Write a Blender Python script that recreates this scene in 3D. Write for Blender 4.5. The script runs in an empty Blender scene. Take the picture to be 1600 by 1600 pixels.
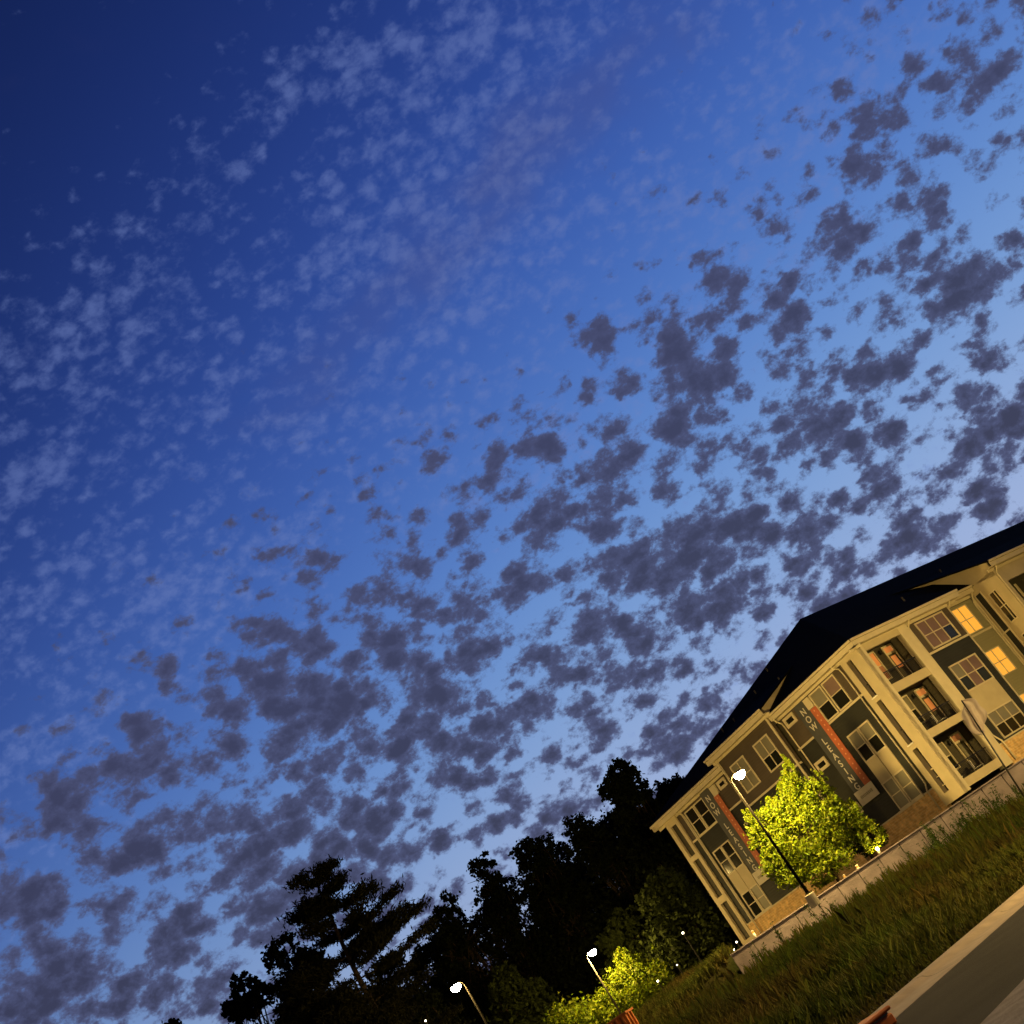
import bpy, math, random
import numpy as np
from mathutils import Matrix, Vector
R = math.radians
S = bpy.context.scene
COL = S.collection

# ---------------------------------------------------------------- camera
cam = bpy.data.cameras.new('camera')
cam_ob = bpy.data.objects.new('camera', cam); COL.objects.link(cam_ob)
cam.sensor_width = 36; cam.lens = 46.76; cam.clip_start = 0.3; cam.clip_end = 20000
cam_ob.matrix_world = (Matrix.Translation((0, 0, 1.6)) @ Matrix.Rotation(math.pi/2 + 0.374875, 4, 'X')
                       @ Matrix.Rotation(-0.593508, 4, 'Z'))
S.camera = cam_ob

# ---------------------------------------------------------------- sky light (dusk, sun below the horizon)
w = bpy.data.worlds.new('World'); S.world = w; w.use_nodes = True
nt = w.node_tree; bg = nt.nodes['Background']
sk = nt.nodes.new('ShaderNodeTexSky'); sk.sky_type = 'NISHITA'; sk.sun_disc = False
sk.sun_elevation = R(-3); sk.sun_rotation = R(25); sk.ozone_density = 3; sk.air_density = 1; sk.dust_density = .5
sep = nt.nodes.new('ShaderNodeSeparateColor'); com = nt.nodes.new('ShaderNodeCombineColor')
nt.links.new(sk.outputs[0], sep.inputs[0])
for i, (g, h, cap) in enumerate(((2.8, .0510, .43), (2.8, .0588, .49), (3.2, .1125, .75))):
    p = nt.nodes.new('ShaderNodeMath'); p.operation = 'POWER'; p.inputs[1].default_value = g
    m = nt.nodes.new('ShaderNodeMath'); m.operation = 'ADD'; m.inputs[1].default_value = h**g
    c = nt.nodes.new('ShaderNodeMath'); c.operation = 'DIVIDE'; q = nt.nodes.new('ShaderNodeMath'); q.operation = 'MULTIPLY'; q.inputs[1].default_value = cap
    nt.links.new(sep.outputs[i], p.inputs[0]); nt.links.new(p.outputs[0], m.inputs[0])
    nt.links.new(p.outputs[0], c.inputs[0]); nt.links.new(m.outputs[0], c.inputs[1]); nt.links.new(c.outputs[0], q.inputs[0]); nt.links.new(q.outputs[0], com.inputs[i])
nt.links.new(com.outputs[0], bg.inputs[0]); bg.inputs[1].default_value = 1.0
S.view_settings.view_transform = 'Standard'; S.view_settings.look = 'None'
S.view_settings.exposure = 0; S.view_settings.gamma = 1
S.cycles.use_denoising = True
S.cycles.sample_clamp_indirect = 4
S.cycles.max_bounces = 5; S.cycles.diffuse_bounces = 2; S.cycles.transparent_max_bounces = 8
LAMP = (1.0, .60, .17)

# ---------------------------------------------------------------- materials
def lnk(nt, a, b): nt.links.new(a, b)
def mat(name, col, rough=.8, spec=.3, vary=.0, vscale=3.0, bump=0., bscale=20., metal=0., emit=None, estr=0., island=0., trans=0., col2=None, siding=0., hsv=.0):
    m = bpy.data.materials.new(name); m.use_nodes = True; n = m.node_tree; b = n.nodes['Principled BSDF']
    b.inputs['Base Color'].default_value = (*col, 1); b.inputs['Roughness'].default_value = rough
    b.inputs['Specular IOR Level'].default_value = spec; b.inputs['Metallic'].default_value = metal
    tc = n.nodes.new('ShaderNodeTexCoord')
    out = None
    if vary or col2:
        nz = n.nodes.new('ShaderNodeTexNoise'); nz.inputs['Scale'].default_value = vscale; nz.inputs['Detail'].default_value = 6
        lnk(n, tc.outputs['Object'], nz.inputs['Vector'])
        mx = n.nodes.new('ShaderNodeMix'); mx.data_type = 'RGBA'
        c2 = col2 or tuple(c*(1-vary) for c in col); c1 = col if col2 else tuple(min(1, c*(1+vary)) for c in col)
        mx.inputs[6].default_value = (*c2, 1); mx.inputs[7].default_value = (*c1, 1)
        mr = n.nodes.new('ShaderNodeMapRange'); mr.inputs[1].default_value = .35; mr.inputs[2].default_value = .65
        lnk(n, nz.outputs[0], mr.inputs[0]); lnk(n, mr.outputs[0], mx.inputs[0]); out = mx.outputs[2]
    if island:
        ge = n.nodes.new('ShaderNodeNewGeometry'); hs = n.nodes.new('ShaderNodeHueSaturation')
        if out: lnk(n, out, hs.inputs['Color'])
        else: hs.inputs['Color'].default_value = (*col, 1)
        mr = n.nodes.new('ShaderNodeMapRange'); mr.inputs[3].default_value = 1-island; mr.inputs[4].default_value = 1+island
        lnk(n, ge.outputs['Random Per Island'], mr.inputs[0]); lnk(n, mr.outputs[0], hs.inputs['Value'])
        if hsv:
            ml = n.nodes.new('ShaderNodeMath'); ml.operation = 'MULTIPLY'; ml.inputs[1].default_value = 7.31
            fr = n.nodes.new('ShaderNodeMath'); fr.operation = 'FRACT'
            m2 = n.nodes.new('ShaderNodeMapRange'); m2.inputs[3].default_value = .5-hsv; m2.inputs[4].default_value = .5+hsv
            lnk(n, ge.outputs['Random Per Island'], ml.inputs[0]); lnk(n, ml.outputs[0], fr.inputs[0])
            lnk(n, fr.outputs[0], m2.inputs[0]); lnk(n, m2.outputs[0], hs.inputs['Hue'])
        out = hs.outputs[0]
    if out: lnk(n, out, b.inputs['Base Color'])
    if siding:
        sx = n.nodes.new('ShaderNodeSeparateXYZ'); lnk(n, tc.outputs['Object'], sx.inputs[0])
        d = n.nodes.new('ShaderNodeMath'); d.operation = 'DIVIDE'; d.inputs[1].default_value = siding
        f = n.nodes.new('ShaderNodeMath'); f.operation = 'FRACT'
        pw = n.nodes.new('ShaderNodeMath'); pw.operation = 'POWER'; pw.inputs[1].default_value = .35
        om = n.nodes.new('ShaderNodeMath'); om.operation = 'SUBTRACT'; om.inputs[0].default_value = 1
        lnk(n, sx.outputs[2], d.inputs[0]); lnk(n, d.outputs[0], f.inputs[0]); lnk(n, f.outputs[0], om.inputs[1]); lnk(n, om.outputs[0], pw.inputs[0])
        bp = n.nodes.new('ShaderNodeBump'); bp.inputs['Strength'].default_value = 1; bp.inputs['Distance'].default_value = .09
        lnk(n, pw.outputs[0], bp.inputs['Height']); lnk(n, bp.outputs[0], b.inputs['Normal'])
    elif bump:
        nb = n.nodes.new('ShaderNodeTexNoise'); nb.inputs['Scale'].default_value = bscale; nb.inputs['Detail'].default_value = 5
        lnk(n, tc.outputs['Object'], nb.inputs['Vector'])
        bp = n.nodes.new('ShaderNodeBump'); bp.inputs['Strength'].default_value = bump; bp.inputs['Distance'].default_value = .05
        lnk(n, nb.outputs[0], bp.inputs['Height']); lnk(n, bp.outputs[0], b.inputs['Normal'])
    if emit:
        b.inputs['Emission Color'].default_value = (*emit, 1); b.inputs['Emission Strength'].default_value = estr
    if trans:
        tr = n.nodes.new('ShaderNodeBsdfTranslucent'); mm = n.nodes.new('ShaderNodeMixShader'); mm.inputs[0].default_value = trans
        if out: lnk(n, out, tr.inputs[0])
        else: tr.inputs[0].default_value = (*col, 1)
        lnk(n, b.outputs[0], mm.inputs[1]); lnk(n, tr.outputs[0], mm.inputs[2]); lnk(n, mm.outputs[0], n.nodes['Material Output'].inputs[0])
    return m

def brick_mat(name, c1, c2, mortar, sc=1.0):
    m = bpy.data.materials.new(name); m.use_nodes = True; n = m.node_tree; b = n.nodes['Principled BSDF']
    tc = n.nodes.new('ShaderNodeTexCoord'); sx = n.nodes.new('ShaderNodeSeparateXYZ'); cx = n.nodes.new('ShaderNodeCombineXYZ')
    ad = n.nodes.new('ShaderNodeMath'); ad.operation = 'ADD'
    lnk(n, tc.outputs['Object'], sx.inputs[0]); lnk(n, sx.outputs[0], ad.inputs[0]); lnk(n, sx.outputs[1], ad.inputs[1])
    lnk(n, ad.outputs[0], cx.inputs[0]); lnk(n, sx.outputs[2], cx.inputs[1])
    br = n.nodes.new('ShaderNodeTexBrick'); lnk(n, cx.outputs[0], br.inputs['Vector'])
    br.inputs['Scale'].default_value = sc; br.inputs['Brick Width'].default_value = .4; br.inputs['Row Height'].default_value = .13
    br.inputs['Mortar Size'].default_value = .012; br.inputs['Color1'].default_value = (*c1, 1); br.inputs['Color2'].default_value = (*c2, 1)
    br.inputs['Mortar'].default_value = (*mortar, 1)
    nz = n.nodes.new('ShaderNodeTexNoise'); nz.inputs['Scale'].default_value = 3.5; nz.inputs['Detail'].default_value = 6
    lnk(n, tc.outputs['Object'], nz.inputs['Vector'])
    hs = n.nodes.new('ShaderNodeHueSaturation'); mr = n.nodes.new('ShaderNodeMapRange')
    mr.inputs[1].default_value = .3; mr.inputs[2].default_value = .7; mr.inputs[3].default_value = .7; mr.inputs[4].default_value = 1.25
    lnk(n, nz.outputs[0], mr.inputs[0]); lnk(n, mr.outputs[0], hs.inputs['Value']); lnk(n, br.outputs[0], hs.inputs['Color'])
    lnk(n, hs.outputs[0], b.inputs['Base Color']); b.inputs['Roughness'].default_value = .9
    bp = n.nodes.new('ShaderNodeBump'); bp.inputs['Distance'].default_value = .01; bp.inputs['Strength'].default_value = .8; bp.invert = True
    lnk(n, br.outputs['Fac'], bp.inputs['Height']); lnk(n, bp.outputs[0], b.inputs['Normal'])
    return m

M = dict(
 taupe=mat('taupe_siding', (.085, .066, .047), .75, vary=.12, vscale=.8, siding=.17),
 dark=mat('dark_siding', (.026, .027, .022), .75, vary=.15, vscale=.8, siding=.17),
 green=mat('sage_siding', (.27, .25, .15), .75, siding=.17),
 beige=mat('beige_panel', (.44, .37, .24), .7, vary=.06, vscale=1.2),
 trim=mat('cream_trim', (.52, .45, .31), .6, vary=.05, vscale=2),
 brick=brick_mat('tan_brick', (.66, .42, .17), (.50, .30, .11), (.60, .46, .26)),
 roof=mat('black_shingle', (.0045, .0045, .004), .95, spec=.02, vary=.3, vscale=6, bump=.5, bscale=30),
 glass=mat('dark_glass', (.012, .013, .010), .08, spec=.5),
 blind=mat('window_blind', (.17, .155, .11), .5, spec=.5, vary=.12, vscale=.8),
 blind_red=mat('window_curtain', (.16, .10, .09), .5, spec=.5, vary=.15, vscale=.8),
 lit=mat('lit_blind', (.2, .12, .04), .6, emit=(1.0, .42, .045), estr=.95),
 lit_dim=mat('lit_orange_blind', (.3, .15, .06), .6, emit=(1.0, .30, .06), estr=.42),
 lit_faint=mat('lit_faint_blind', (.25, .12, .07), .6, emit=(1.0, .33, .08), estr=.09),
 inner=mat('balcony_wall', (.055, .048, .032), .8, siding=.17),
 black=mat('black_metal', (.015, .014, .013), .4, spec=.5, metal=.3),
 white=mat('white_paint', (.7, .68, .64), .5),
 door=mat('door_paint', (.10, .085, .05), .6),
 bannerdark=mat('banner_grey_cloth', (.06, .062, .066), .7, vary=.12, vscale=2),
 bannerorange=mat('banner_orange_cloth', (.40, .11, .05), .7, vary=.08, vscale=3),
 bannerwhite=mat('banner_white_cloth', (.52, .47, .38), .7, vary=.05, vscale=3),
 letter=mat('banner_letter', (.55, .52, .45), .7),
 greymark=mat('banner_grey_mark', (.27, .24, .17), .7),
 orangemark=mat('banner_pale_mark', (.62, .28, .15), .7),
 wall=mat('pink_concrete', (.20, .165, .19), .9, vary=.18, vscale=1.6, bump=.5, bscale=12),
 kerb=mat('kerb_concrete', (.29, .225, .17), .85, vary=.12, vscale=2.5, bump=.25, bscale=25),
 asphalt=mat('asphalt', (.018, .016, .016), .95, spec=.15, vary=.35, vscale=.7, bump=.6, bscale=60),
 pave=mat('near_concrete', (.34, .28, .20), .9, vary=.2, vscale=4, bump=.6, bscale=30),
 ground=mat('soil_and_thatch', (.035, .028, .010), .95, spec=.1, col2=(.020, .026, .006), vscale=.6, bump=.6, bscale=8),
 grass=mat('grass_blade', (.054, .076, .008), .8, spec=.15, col2=(.078, .060, .013), vscale=.22, island=.5, hsv=.03, trans=.25),
 weed=mat('weed_green', (.035, .058, .010), .8, spec=.15, island=.45, hsv=.02, trans=.3),
 maple=mat('maple_leaf', (.145, .195, .005), .6, spec=.25, island=.45, hsv=.025, trans=.4),
 leafdark=mat('dark_leaf', (.008, .011, .0035), .8, spec=.05, island=.5, trans=.15),
 leafmid=mat('mid_leaf', (.026, .036, .008), .75, spec=.1, island=.5, trans=.2),
 needle=mat('pine_needle', (.010, .0105, .005), .85, spec=.05, island=.4),
 bark=mat('bark', (.035, .025, .016), .95, spec=.1, vary=.3, vscale=6, bump=.8, bscale=15),
 pole=mat('bronze_pole', (.004, .0035, .003), .9, spec=.03, metal=.0),
 galv=mat('galvanised_pole', (.05, .045, .035), .7, metal=.1),
 bulb=mat('lamp_glow', (.8, .7, .5), .3, emit=(1.0, .67, .195), estr=4100),
 bulbdim=mat('distant_lamp_glow', (.8, .7, .5), .3, emit=(1.0, .66, .195), estr=1500),
 bollard=mat('bollard_glow', (.8, .7, .5), .3, emit=(1.0, .64, .16), estr=1300),
 bulbfar=mat('far_lamp_glow', (.8, .8, .7), .3, emit=(1.0, .86, .55), estr=9),
 rust=mat('rust_orange', (.42, .13, .035), .6, vary=.25, vscale=3),
 barrier=mat('orange_plastic', (.55, .11, .006), .7, spec=.15, vary=.15, vscale=4),
 cloth=mat('flag_cloth', (.46, .40, .40), .8, vary=.1, vscale=3, trans=.35),
 conc=mat('lamp_footing', (.45, .40, .33), .9),
 cabinet=mat('tan_cabinet', (.30, .20, .12), .6, vary=.1),
)

# ---------------------------------------------------------------- helpers
class MB:
    def __init__(s): s.v = []; s.f = []
    def box(s, x0, x1, y0, y1, z0, z1):
        b = len(s.v)
        s.v += [(x, y, z) for z in (z0, z1) for y in (y0, y1) for x in (x0, x1)]
        s.f += [(b, b+2, b+3, b+1), (b+4, b+5, b+7, b+6), (b, b+1, b+5, b+4), (b+2, b+6, b+7, b+3), (b, b+4, b+6, b+2), (b+1, b+3, b+7, b+5)]
        return s
    def quad(s, *p):
        b = len(s.v); s.v += [tuple(q) for q in p]; s.f.append(tuple(range(b, b+len(p)))); return s
    def tube(s, pts, rads, n=8, cap=True):
        pts = [Vector(p) for p in pts]; b = len(s.v)
        if not hasattr(rads, '__len__'): rads = [rads]*len(pts)
        for i, p in enumerate(pts):
            d = (pts[min(i+1, len(pts)-1)] - pts[max(i-1, 0)]).normalized()
            a = d.orthogonal().normalized() if i == 0 else (a - d*a.dot(d)).normalized()
            c = d.cross(a)
            for k in range(n):
                t = 2*math.pi*k/n; s.v.append(tuple(p + (a*math.cos(t) + c*math.sin(t))*rads[i]))
        for i in range(len(pts)-1):
            for k in range(n):
                k2 = (k+1) % n; s.f.append((b+i*n+k, b+i*n+k2, b+(i+1)*n+k2, b+(i+1)*n+k))
        if cap:
            s.f.append(tuple(b+k for k in reversed(range(n)))); s.f.append(tuple(b+(len(pts)-1)*n+k for k in range(n)))
        return s
    def lathe(s, c, prof, n=16):
        b = len(s.v)
        for r, z in prof:
            for k in range(n):
                t = 2*math.pi*k/n; s.v.append((c[0]+r*math.cos(t), c[1]+r*math.sin(t), c[2]+z))
        for i in range(len(prof)-1):
            for k in range(n):
                k2 = (k+1) % n; s.f.append((b+i*n+k, b+i*n+k2, b+(i+1)*n+k2, b+(i+1)*n+k))
        return s
    def build(s, name, material, parent=None, smooth=False, bevel=0):
        me = bpy.data.meshes.new(name); me.from_pydata(s.v, [], s.f); me.validate(); me.update()
        me.materials.append(material)
        if smooth: me.polygons.foreach_set('use_smooth', [True]*len(me.polygons))
        o = bpy.data.objects.new(name, me); COL.objects.link(o); o.parent = parent
        if bevel:
            md = o.modifiers.new('bevel', 'BEVEL'); md.width = bevel; md.segments = 2; md.limit_method = 'ANGLE'
        return o
def tag(o, label=None, cat=None, group=None, kind=None):
    for k, v in (('label', label), ('category', cat), ('group', group), ('kind', kind)):
        if v: o[k] = v
    return o
def empty(name, loc=(0, 0, 0), rz=0, **k):
    o = bpy.data.objects.new(name, None); COL.objects.link(o); o.location = loc; o.rotation_euler = (0, 0, rz); o.empty_display_size = .3
    return tag(o, **k)
def copy_tree(o, parent=None):
    c = o.copy(); COL.objects.link(c); c.parent = parent
    for ch in list(o.children): copy_tree(ch, c)
    return c
def poly_mesh(name, V, nper, material, parent=None):
    """V: (N*nper,3) array; every nper vertices make one face"""
    V = np.ascontiguousarray(V, dtype=np.float32); nv = len(V); nf = nv//nper
    me = bpy.data.meshes.new(name); me.vertices.add(nv); me.loops.add(nv); me.polygons.add(nf)
    me.vertices.foreach_set('co', V.ravel()); me.loops.foreach_set('vertex_index', np.arange(nv, dtype=np.int32))
    me.polygons.foreach_set('loop_start', np.arange(0, nv, nper, dtype=np.int32))
    me.update(calc_edges=True); me.materials.append(material)
    o = bpy.data.objects.new(name, me); COL.objects.link(o); o.parent = parent
    return o

# ---------------------------------------------------------------- terrain, road, kerb
KP = np.array([0.6, 27.1]); KU = np.array([.525, .851]); KN = np.array([-.851, .525])   # kerb line and its left normal
def tcoord(x, y): return (x-KP[0])*KN[0] + (y-KP[1])*KN[1]
def wall_y(x): return 68.0 + .10*x
def smooth(a): a = np.clip(a, 0, 1); return a*a*(3-2*a)
def ground(x, y):
    x = np.asarray(x, float); y = np.asarray(y, float)
    t = tcoord(x, y)
    bank = .08 + 1.12*smooth((t+.7)/17.0)
    bank = bank + .07*np.sin(x*.9+1.3)*np.sin(y*.7)*smooth((t-1)/4)
    left = smooth((-2.6-x)/5.0)
    behind = smooth((y-wall_y(x)-.25)/.3)*(1-left) + smooth((y-60)/16)*left
    h = bank + (3.12-bank)*behind
    h = np.where(t < -1.1, -.06, h)
    return h
gx = np.concatenate([[-3000, -1200, -500, -200, -120, -80, -60], np.arange(-45, 30, .5), [32, 36, 44, 60, 90, 150, 400, 1200, 3000]])
gy = np.concatenate([[-3000, -1000, -300, -80, -30, -5, 0, 5, 10, 15], np.arange(18, 62, .5), np.arange(62, 76, .15), np.arange(76, 100, 1), [105, 115, 130, 160, 220, 400, 1000, 3000]])
X, Y = np.meshgrid(gx, gy); Z = ground(X, Y); ny, nx = X.shape
V = np.stack([X, Y, Z], -1).reshape(-1, 3); ii = np.arange(ny*nx).reshape(ny, nx)
me = bpy.data.meshes.new('ground'); me.from_pydata(V.tolist(), [], np.stack([ii[:-1, :-1], ii[:-1, 1:], ii[1:, 1:], ii[1:, :-1]], -1).reshape(-1, 4).tolist())
me.materials.append(M['ground']); me.polygons.foreach_set('use_smooth', [True]*len(me.polygons))
g = bpy.data.objects.new('ground', me); COL.objects.link(g); tag(g, kind='structure')

def strip(name, t0, t1, z, material, l0=-60, l1=160, prof=None, n=1):
    m = MB()
    prof = prof or [(t0, z), (t1, z)]
    for i in range(n):
        a = l0+(l1-l0)*i/n; b = l0+(l1-l0)*(i+1)/n
        for (ta, za), (tb, zb) in zip(prof[:-1], prof[1:]):
            P = [KP+KU*s+KN*t for s, t in ((a, ta), (b, ta), (b, tb), (a, tb))]
            m.quad((*P[0], za), (*P[1], za), (*P[2], zb), (*P[3], zb))
    return tag(m.build(name, material), kind='structure')
strip('road', -6.4, -2.0, 0.0, M['asphalt'])
strip('near_pavement', -30, -6.4, .004, M['pave'])
# kerb with rolled face and gutter pan, cast in lengths with narrow joints
m = MB()
L0 = -30
while L0 < 90:
    a, b = L0+.012, L0+4.2-.012
    prof = [(-.9, -.1), (-.9, .11), (-1.0, .125), (-1.22, .125), (-1.33, .112), (-1.42, .06), (-1.5, .03), (-1.62, .018), (-2.22, .006), (-2.22, -.08)]
    for (ta, za), (tb, zb) in zip(prof[:-1], prof[1:]):
        P = [KP+KU*s+KN*t for s, t in ((a, ta), (b, ta), (b, tb), (a, tb))]
        m.quad((*P[0], za), (*P[1], za), (*P[2], zb), (*P[3], zb))
    L0 += 4.2
tag(m.build('kerb', M['kerb']), kind='structure')
m = MB(); a, b = -30, 90
P = [KP+KU*s+KN*t for s, t in ((a, -.95), (b, -.95), (b, -2.15), (a, -2.15))]
m.quad(*[(*p, .001) for p in P]); tag(m.build('kerb_bed', M['asphalt']), kind='structure')

# ---------------------------------------------------------------- retaining wall
rw = empty('retaining_wall', (-3.2, wall_y(-3.2), 0), label='low pinkish concrete retaining wall below the apartment building, half hidden by weeds', cat='wall')
m = MB(); cp = MB(); ang = math.atan(.10)
x = 0.0; rng = random.Random(4)
while x < 34:
    n = 1.22
    m.box(x+.02, x+n-.02, -.12, .12, .6, 3.06); x += n
cp.box(-.03, 34.2, -.16, .16, 3.062, 3.13)
m.build('block_face', M['wall'], rw, bevel=.01); cp.build('coping', M['wall'], rw, bevel=.015)
rw.rotation_euler = (0, 0, ang)

# ---------------------------------------------------------------- apartment building (local x = along right face, y = along left face)
ORG = (11.506, 74.740, 0.0); BROT = math.atan2(.6481, .7615)
bld = empty('apartment_building', ORG, BROT, label='three storey apartment building with cream trim, dark siding and a black hipped roof', cat='building')
TOP = 12.84
def fb(mb, face, s0, s1, z0, z1, o0, o1):
    if face == 'L': mb.box(-o1, -o0, s0, s1, z0, z1)
    elif face == 'R': mb.box(s0, s1, -o1, -o0, z0, z1)
    return mb
def part(name, mk, *bs, bevel=0):
    m = MB()
    for b in bs: fb(m, *b)
    return m.build(name, M[mk], bld, bevel=bevel)
# cores
m = MB(); m.box(.04, 60, 1.56, 22.62, 3.0, 13.0); m.box(4.66, 8.86, .04, 1.56, 3.0, 13.0); m.box(8.86, 13.2, 1.24, 1.56, 3.0, 13.0); m.box(17.5, 60, .04, 1.56, 3.0, 13.0)
m.build('inner_wall', M['inner'], bld)
# --- left face sections
def section(face, s0, s1, off, up='taupe', low='dark', zt=TOP, zm=10.71, zb=4.57, back=None):
    back = off-.3
    part('upper_wall', up, (face, s0, s1, zm+.06, zt, back, off))
    part('lower_wall', low, (face, s0, s1, zb+.04, zm-.06, back, off))
    part('belt_trim', 'trim', (face, s0, s1, zm-.06, zm+.06, back, off+.05))
    part('brick_base', 'brick', (face, s0, s1, 3.0, zb-.04, back, off+.06))
    part('water_table', 'trim', (face, s0, s1, zb-.04, zb+.04, back, off+.09))
section('L', 1.48, 8.2, 0)
section('L', 14.1, 21.28, 0)
section('L', 8.2, 14.1, .65, zt=13.33, zm=10.03)
section('R', 4.66, 8.86, 0)
section('R', 8.86, 13.05, -1.2, up='green', low='green')
# corner boards
part('corner_board', 'trim', ('L', 8.2, 8.34, 3.5, 13.3, .60, .69)); part('corner_board', 'trim', ('L', 13.96, 14.12, 3.5, 13.3, .60, .69))
part('corner_board', 'trim', ('R', 8.80, 8.90, 3.4, TOP, -.02, .04)); part('corner_board', 'trim', ('R', 12.93, 13.04, 3.4, TOP, -1.2, -1.15))

# --- windows
def window(face, s0, s1, z0, z1, off, cols=1, rows=2, fw=.085, panes=None, depth=.07, zsplit=.5):
    f = MB()
    def fr(a, b, c, d, o=depth): fb(f, face, a, b, c, d, off-.05, off+o)
    fr(s0, s0+fw, z0, z1); fr(s1-fw, s1, z0, z1); fr(s0+fw, s1-fw, z1-fw, z1); fr(s0+fw, s1-fw, z0, z0+fw)
    mw = .055; ws = (s1-s0-2*fw); iz0, iz1 = z0+fw, z1-fw; zm = iz0+(iz1-iz0)*zsplit
    for i in range(1, cols):
        c = s0+fw+ws*i/cols; fr(c-mw/2, c+mw/2, iz0, iz1, depth-.012)
    if rows == 2: fr(s0+fw, s1-fw, zm-mw/2, zm+mw/2, depth-.02)
    w_ = f.build('window', M['trim'], bld)
    k = 0
    for i in range(cols):
        a = s0+fw+ws*i/cols; b = s0+fw+ws*(i+1)/cols
        for r in range(rows):
            za, zb_ = (iz0, zm) if r == 0 and rows == 2 else ((zm, iz1) if rows == 2 else (iz0, iz1))
            key = panes[k % len(panes)] if panes else ('glass', 'blind')[r]
            p = MB(); fb(p, face, a+.004, b-.004, za+.004, zb_-.004, off+.003, off+.018); p.build('blind' if key != 'glass' else 'pane', M[key], w_)
            k += 1
    return w_
# section nearest the corner
for a, b, p in ((2.42, 3.62, ['glass', 'blind_red']), (3.74, 4.92, ['glass', 'blind'])): window('L', a, b, 10.80, 12.68, 0, panes=p)
for a, b in ((2.38, 3.36), (3.43, 4.41)):
    window('L', a, b, 7.74, 9.52, 0, panes=['blind', 'blind'] if a > 9 else ['glass', 'blind'])
    window('L', a, b, 4.62, 6.35, 0, panes=['blind', 'blind'])
    part('bay_panel', 'beige', ('L', a, b, 6.352, 7.738, -.02, .05))
part('sill_board', 'trim', ('L', 2.3, 4.6, 4.50, 4.62, .0, .13))
for z0, z1 in ((12.02, 12.66), (8.92, 9.54), (5.78, 6.40)): window('L', 6.80, 7.82, z0, z1, 0, cols=1, rows=1, fw=.17, panes=['glass'])
# far section, mirrored use
for a, b in ((17.95, 19.12), (19.20, 20.33)): window('L', a, b, 10.70, 12.52, 0, panes=['glass', 'glass'] if a < 19 else ['glass', 'glass'])
for a, b, p in ((18.12, 19.1, ['glass', 'glass']), (19.15, 20.15, ['glass', 'glass'])):
    window('L', a, b, 7.64, 9.42, 0, panes=p); window('L', a, b, 4.60, 6.26, 0, panes=['blind', 'blind'] if a < 19 else ['glass', 'glass'])
    part('bay_panel', 'beige', ('L', a, b, 6.262, 7.638, -.02, .05))
for z0, z1 in ((12.0, 12.56), (8.92, 9.5)): window('L', 15.08, 16.02, z0, z1, 0, rows=1, fw=.17, panes=['glass'])
# projecting middle section
window('L', 8.95, 10.55, 10.66, 12.60, .65, cols=2, panes=['glass', 'blind', 'glass', 'blind'], zsplit=.45)
window('L', 11.75, 13.35, 10.66, 12.60, .65, cols=2, panes=['blind', 'blind'])
window('L', 8.95, 10.55, 5.2, 7.3, .65, cols=2, panes=['glass', 'blind'])
window('L', 11.75, 13.35, 5.2, 7.3, .65, cols=2, panes=['glass', 'blind'])
# right face
window('R', 5.38, 8.16, 10.85, 12.66, 0, cols=3, panes=['blind_red', 'blind_red', 'blind_red', 'blind_red', 'glass', 'blind_red'])
window('R', 5.42, 8.12, 7.84, 9.60, 0, cols=3, panes=['glass', 'blind', 'blind_red', 'blind_red', 'glass', 'blind_red'])
window('R', 5.42, 8.12, 4.70, 6.34, 0, cols=3, panes=['glass', 'blind'])
part('bay_panel', 'beige', ('R', 5.42, 8.12, 6.342, 7.838, -.02, .05))
for z0, z1 in ((10.86, 12.66), (7.80, 9.53), (4.70, 6.42)):
    window('R', 10.25, 11.97, z0, z1, -1.2, cols=2, fw=.05, panes=['lit'])
part('vent_cover', 'trim', ('L', 4.96, 5.50, 12.0, 12.66, 0, .14)); part('vent_cover', 'trim', ('L', 16.2, 16.78, 11.96, 12.6, 0, .14))

# --- corner balcony tower (openings toward the right face, slots toward the left face)
TO = .12
slots = [(10.18, 12.58), (7.07, 9.88), (4.0, 6.72)]
zs = [3.42]+[z for a, b in reversed(slots) for z in (a, b)]+[TOP]
bl = [('L', -.12, .62, 3.42, TOP, -.25, TO), ('L', 1.03, 1.47, 3.42, TOP, -.25, TO)]
for i in range(0, len(zs), 2): bl.append(('L', .62, 1.03, zs[i], zs[i+1], -.25, TO))
part('balcony_side_wall', 'beige', *bl)
part('balcony_post', 'trim', ('R', .13-.25+.12, .50, 3.42, TOP, -.25, .12))
part('balcony_post', 'trim', ('R', 3.80, 4.64, 3.42, TOP, -.25, .12))
for z0, z1 in ((12.47, TOP), (9.66, 10.18), (6.68, 7.14), (3.58, 4.06)): part('spandrel', 'beige', ('R', .50, 3.80, z0, z1, -.15, .10))
for z0 in (9.72, 6.7, 3.6): part('balcony_floor', 'inner', ('R', .26, 4.6, z0, z0+.2, -1.54, -.16))
part('balcony_ceiling', 'inner', ('R', .26, 4.6, 12.7, 12.8, -1.54, -.26))
part('balcony_end_wall', 'inner', ('R', 4.6, 4.66, 3.4, TOP, -1.55, -.25))
for z in (9.92, 6.9, 3.8):
    m = MB(); fb(m, 'R', .52, 3.78, z+1.02, z+1.08, -.12, -.06); fb(m, 'R', .52, 3.78, z+.1, z+.14, -.11, -.07)
    s = .6
    while s < 3.78: fb(m, 'R', s, s+.02, z+.14, z+1.02, -.1, -.08); s += .115
    fb(m, 'L', .63, 1.02, z+1.02, z+1.08, -.16, -.1)
    for s in (.72, .82, .92): fb(m, 'L', s, s+.02, z+.1, z+1.02, -.14, -.12)
    m.build('railing', M['black'], bld)
BO = -1.52
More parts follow.
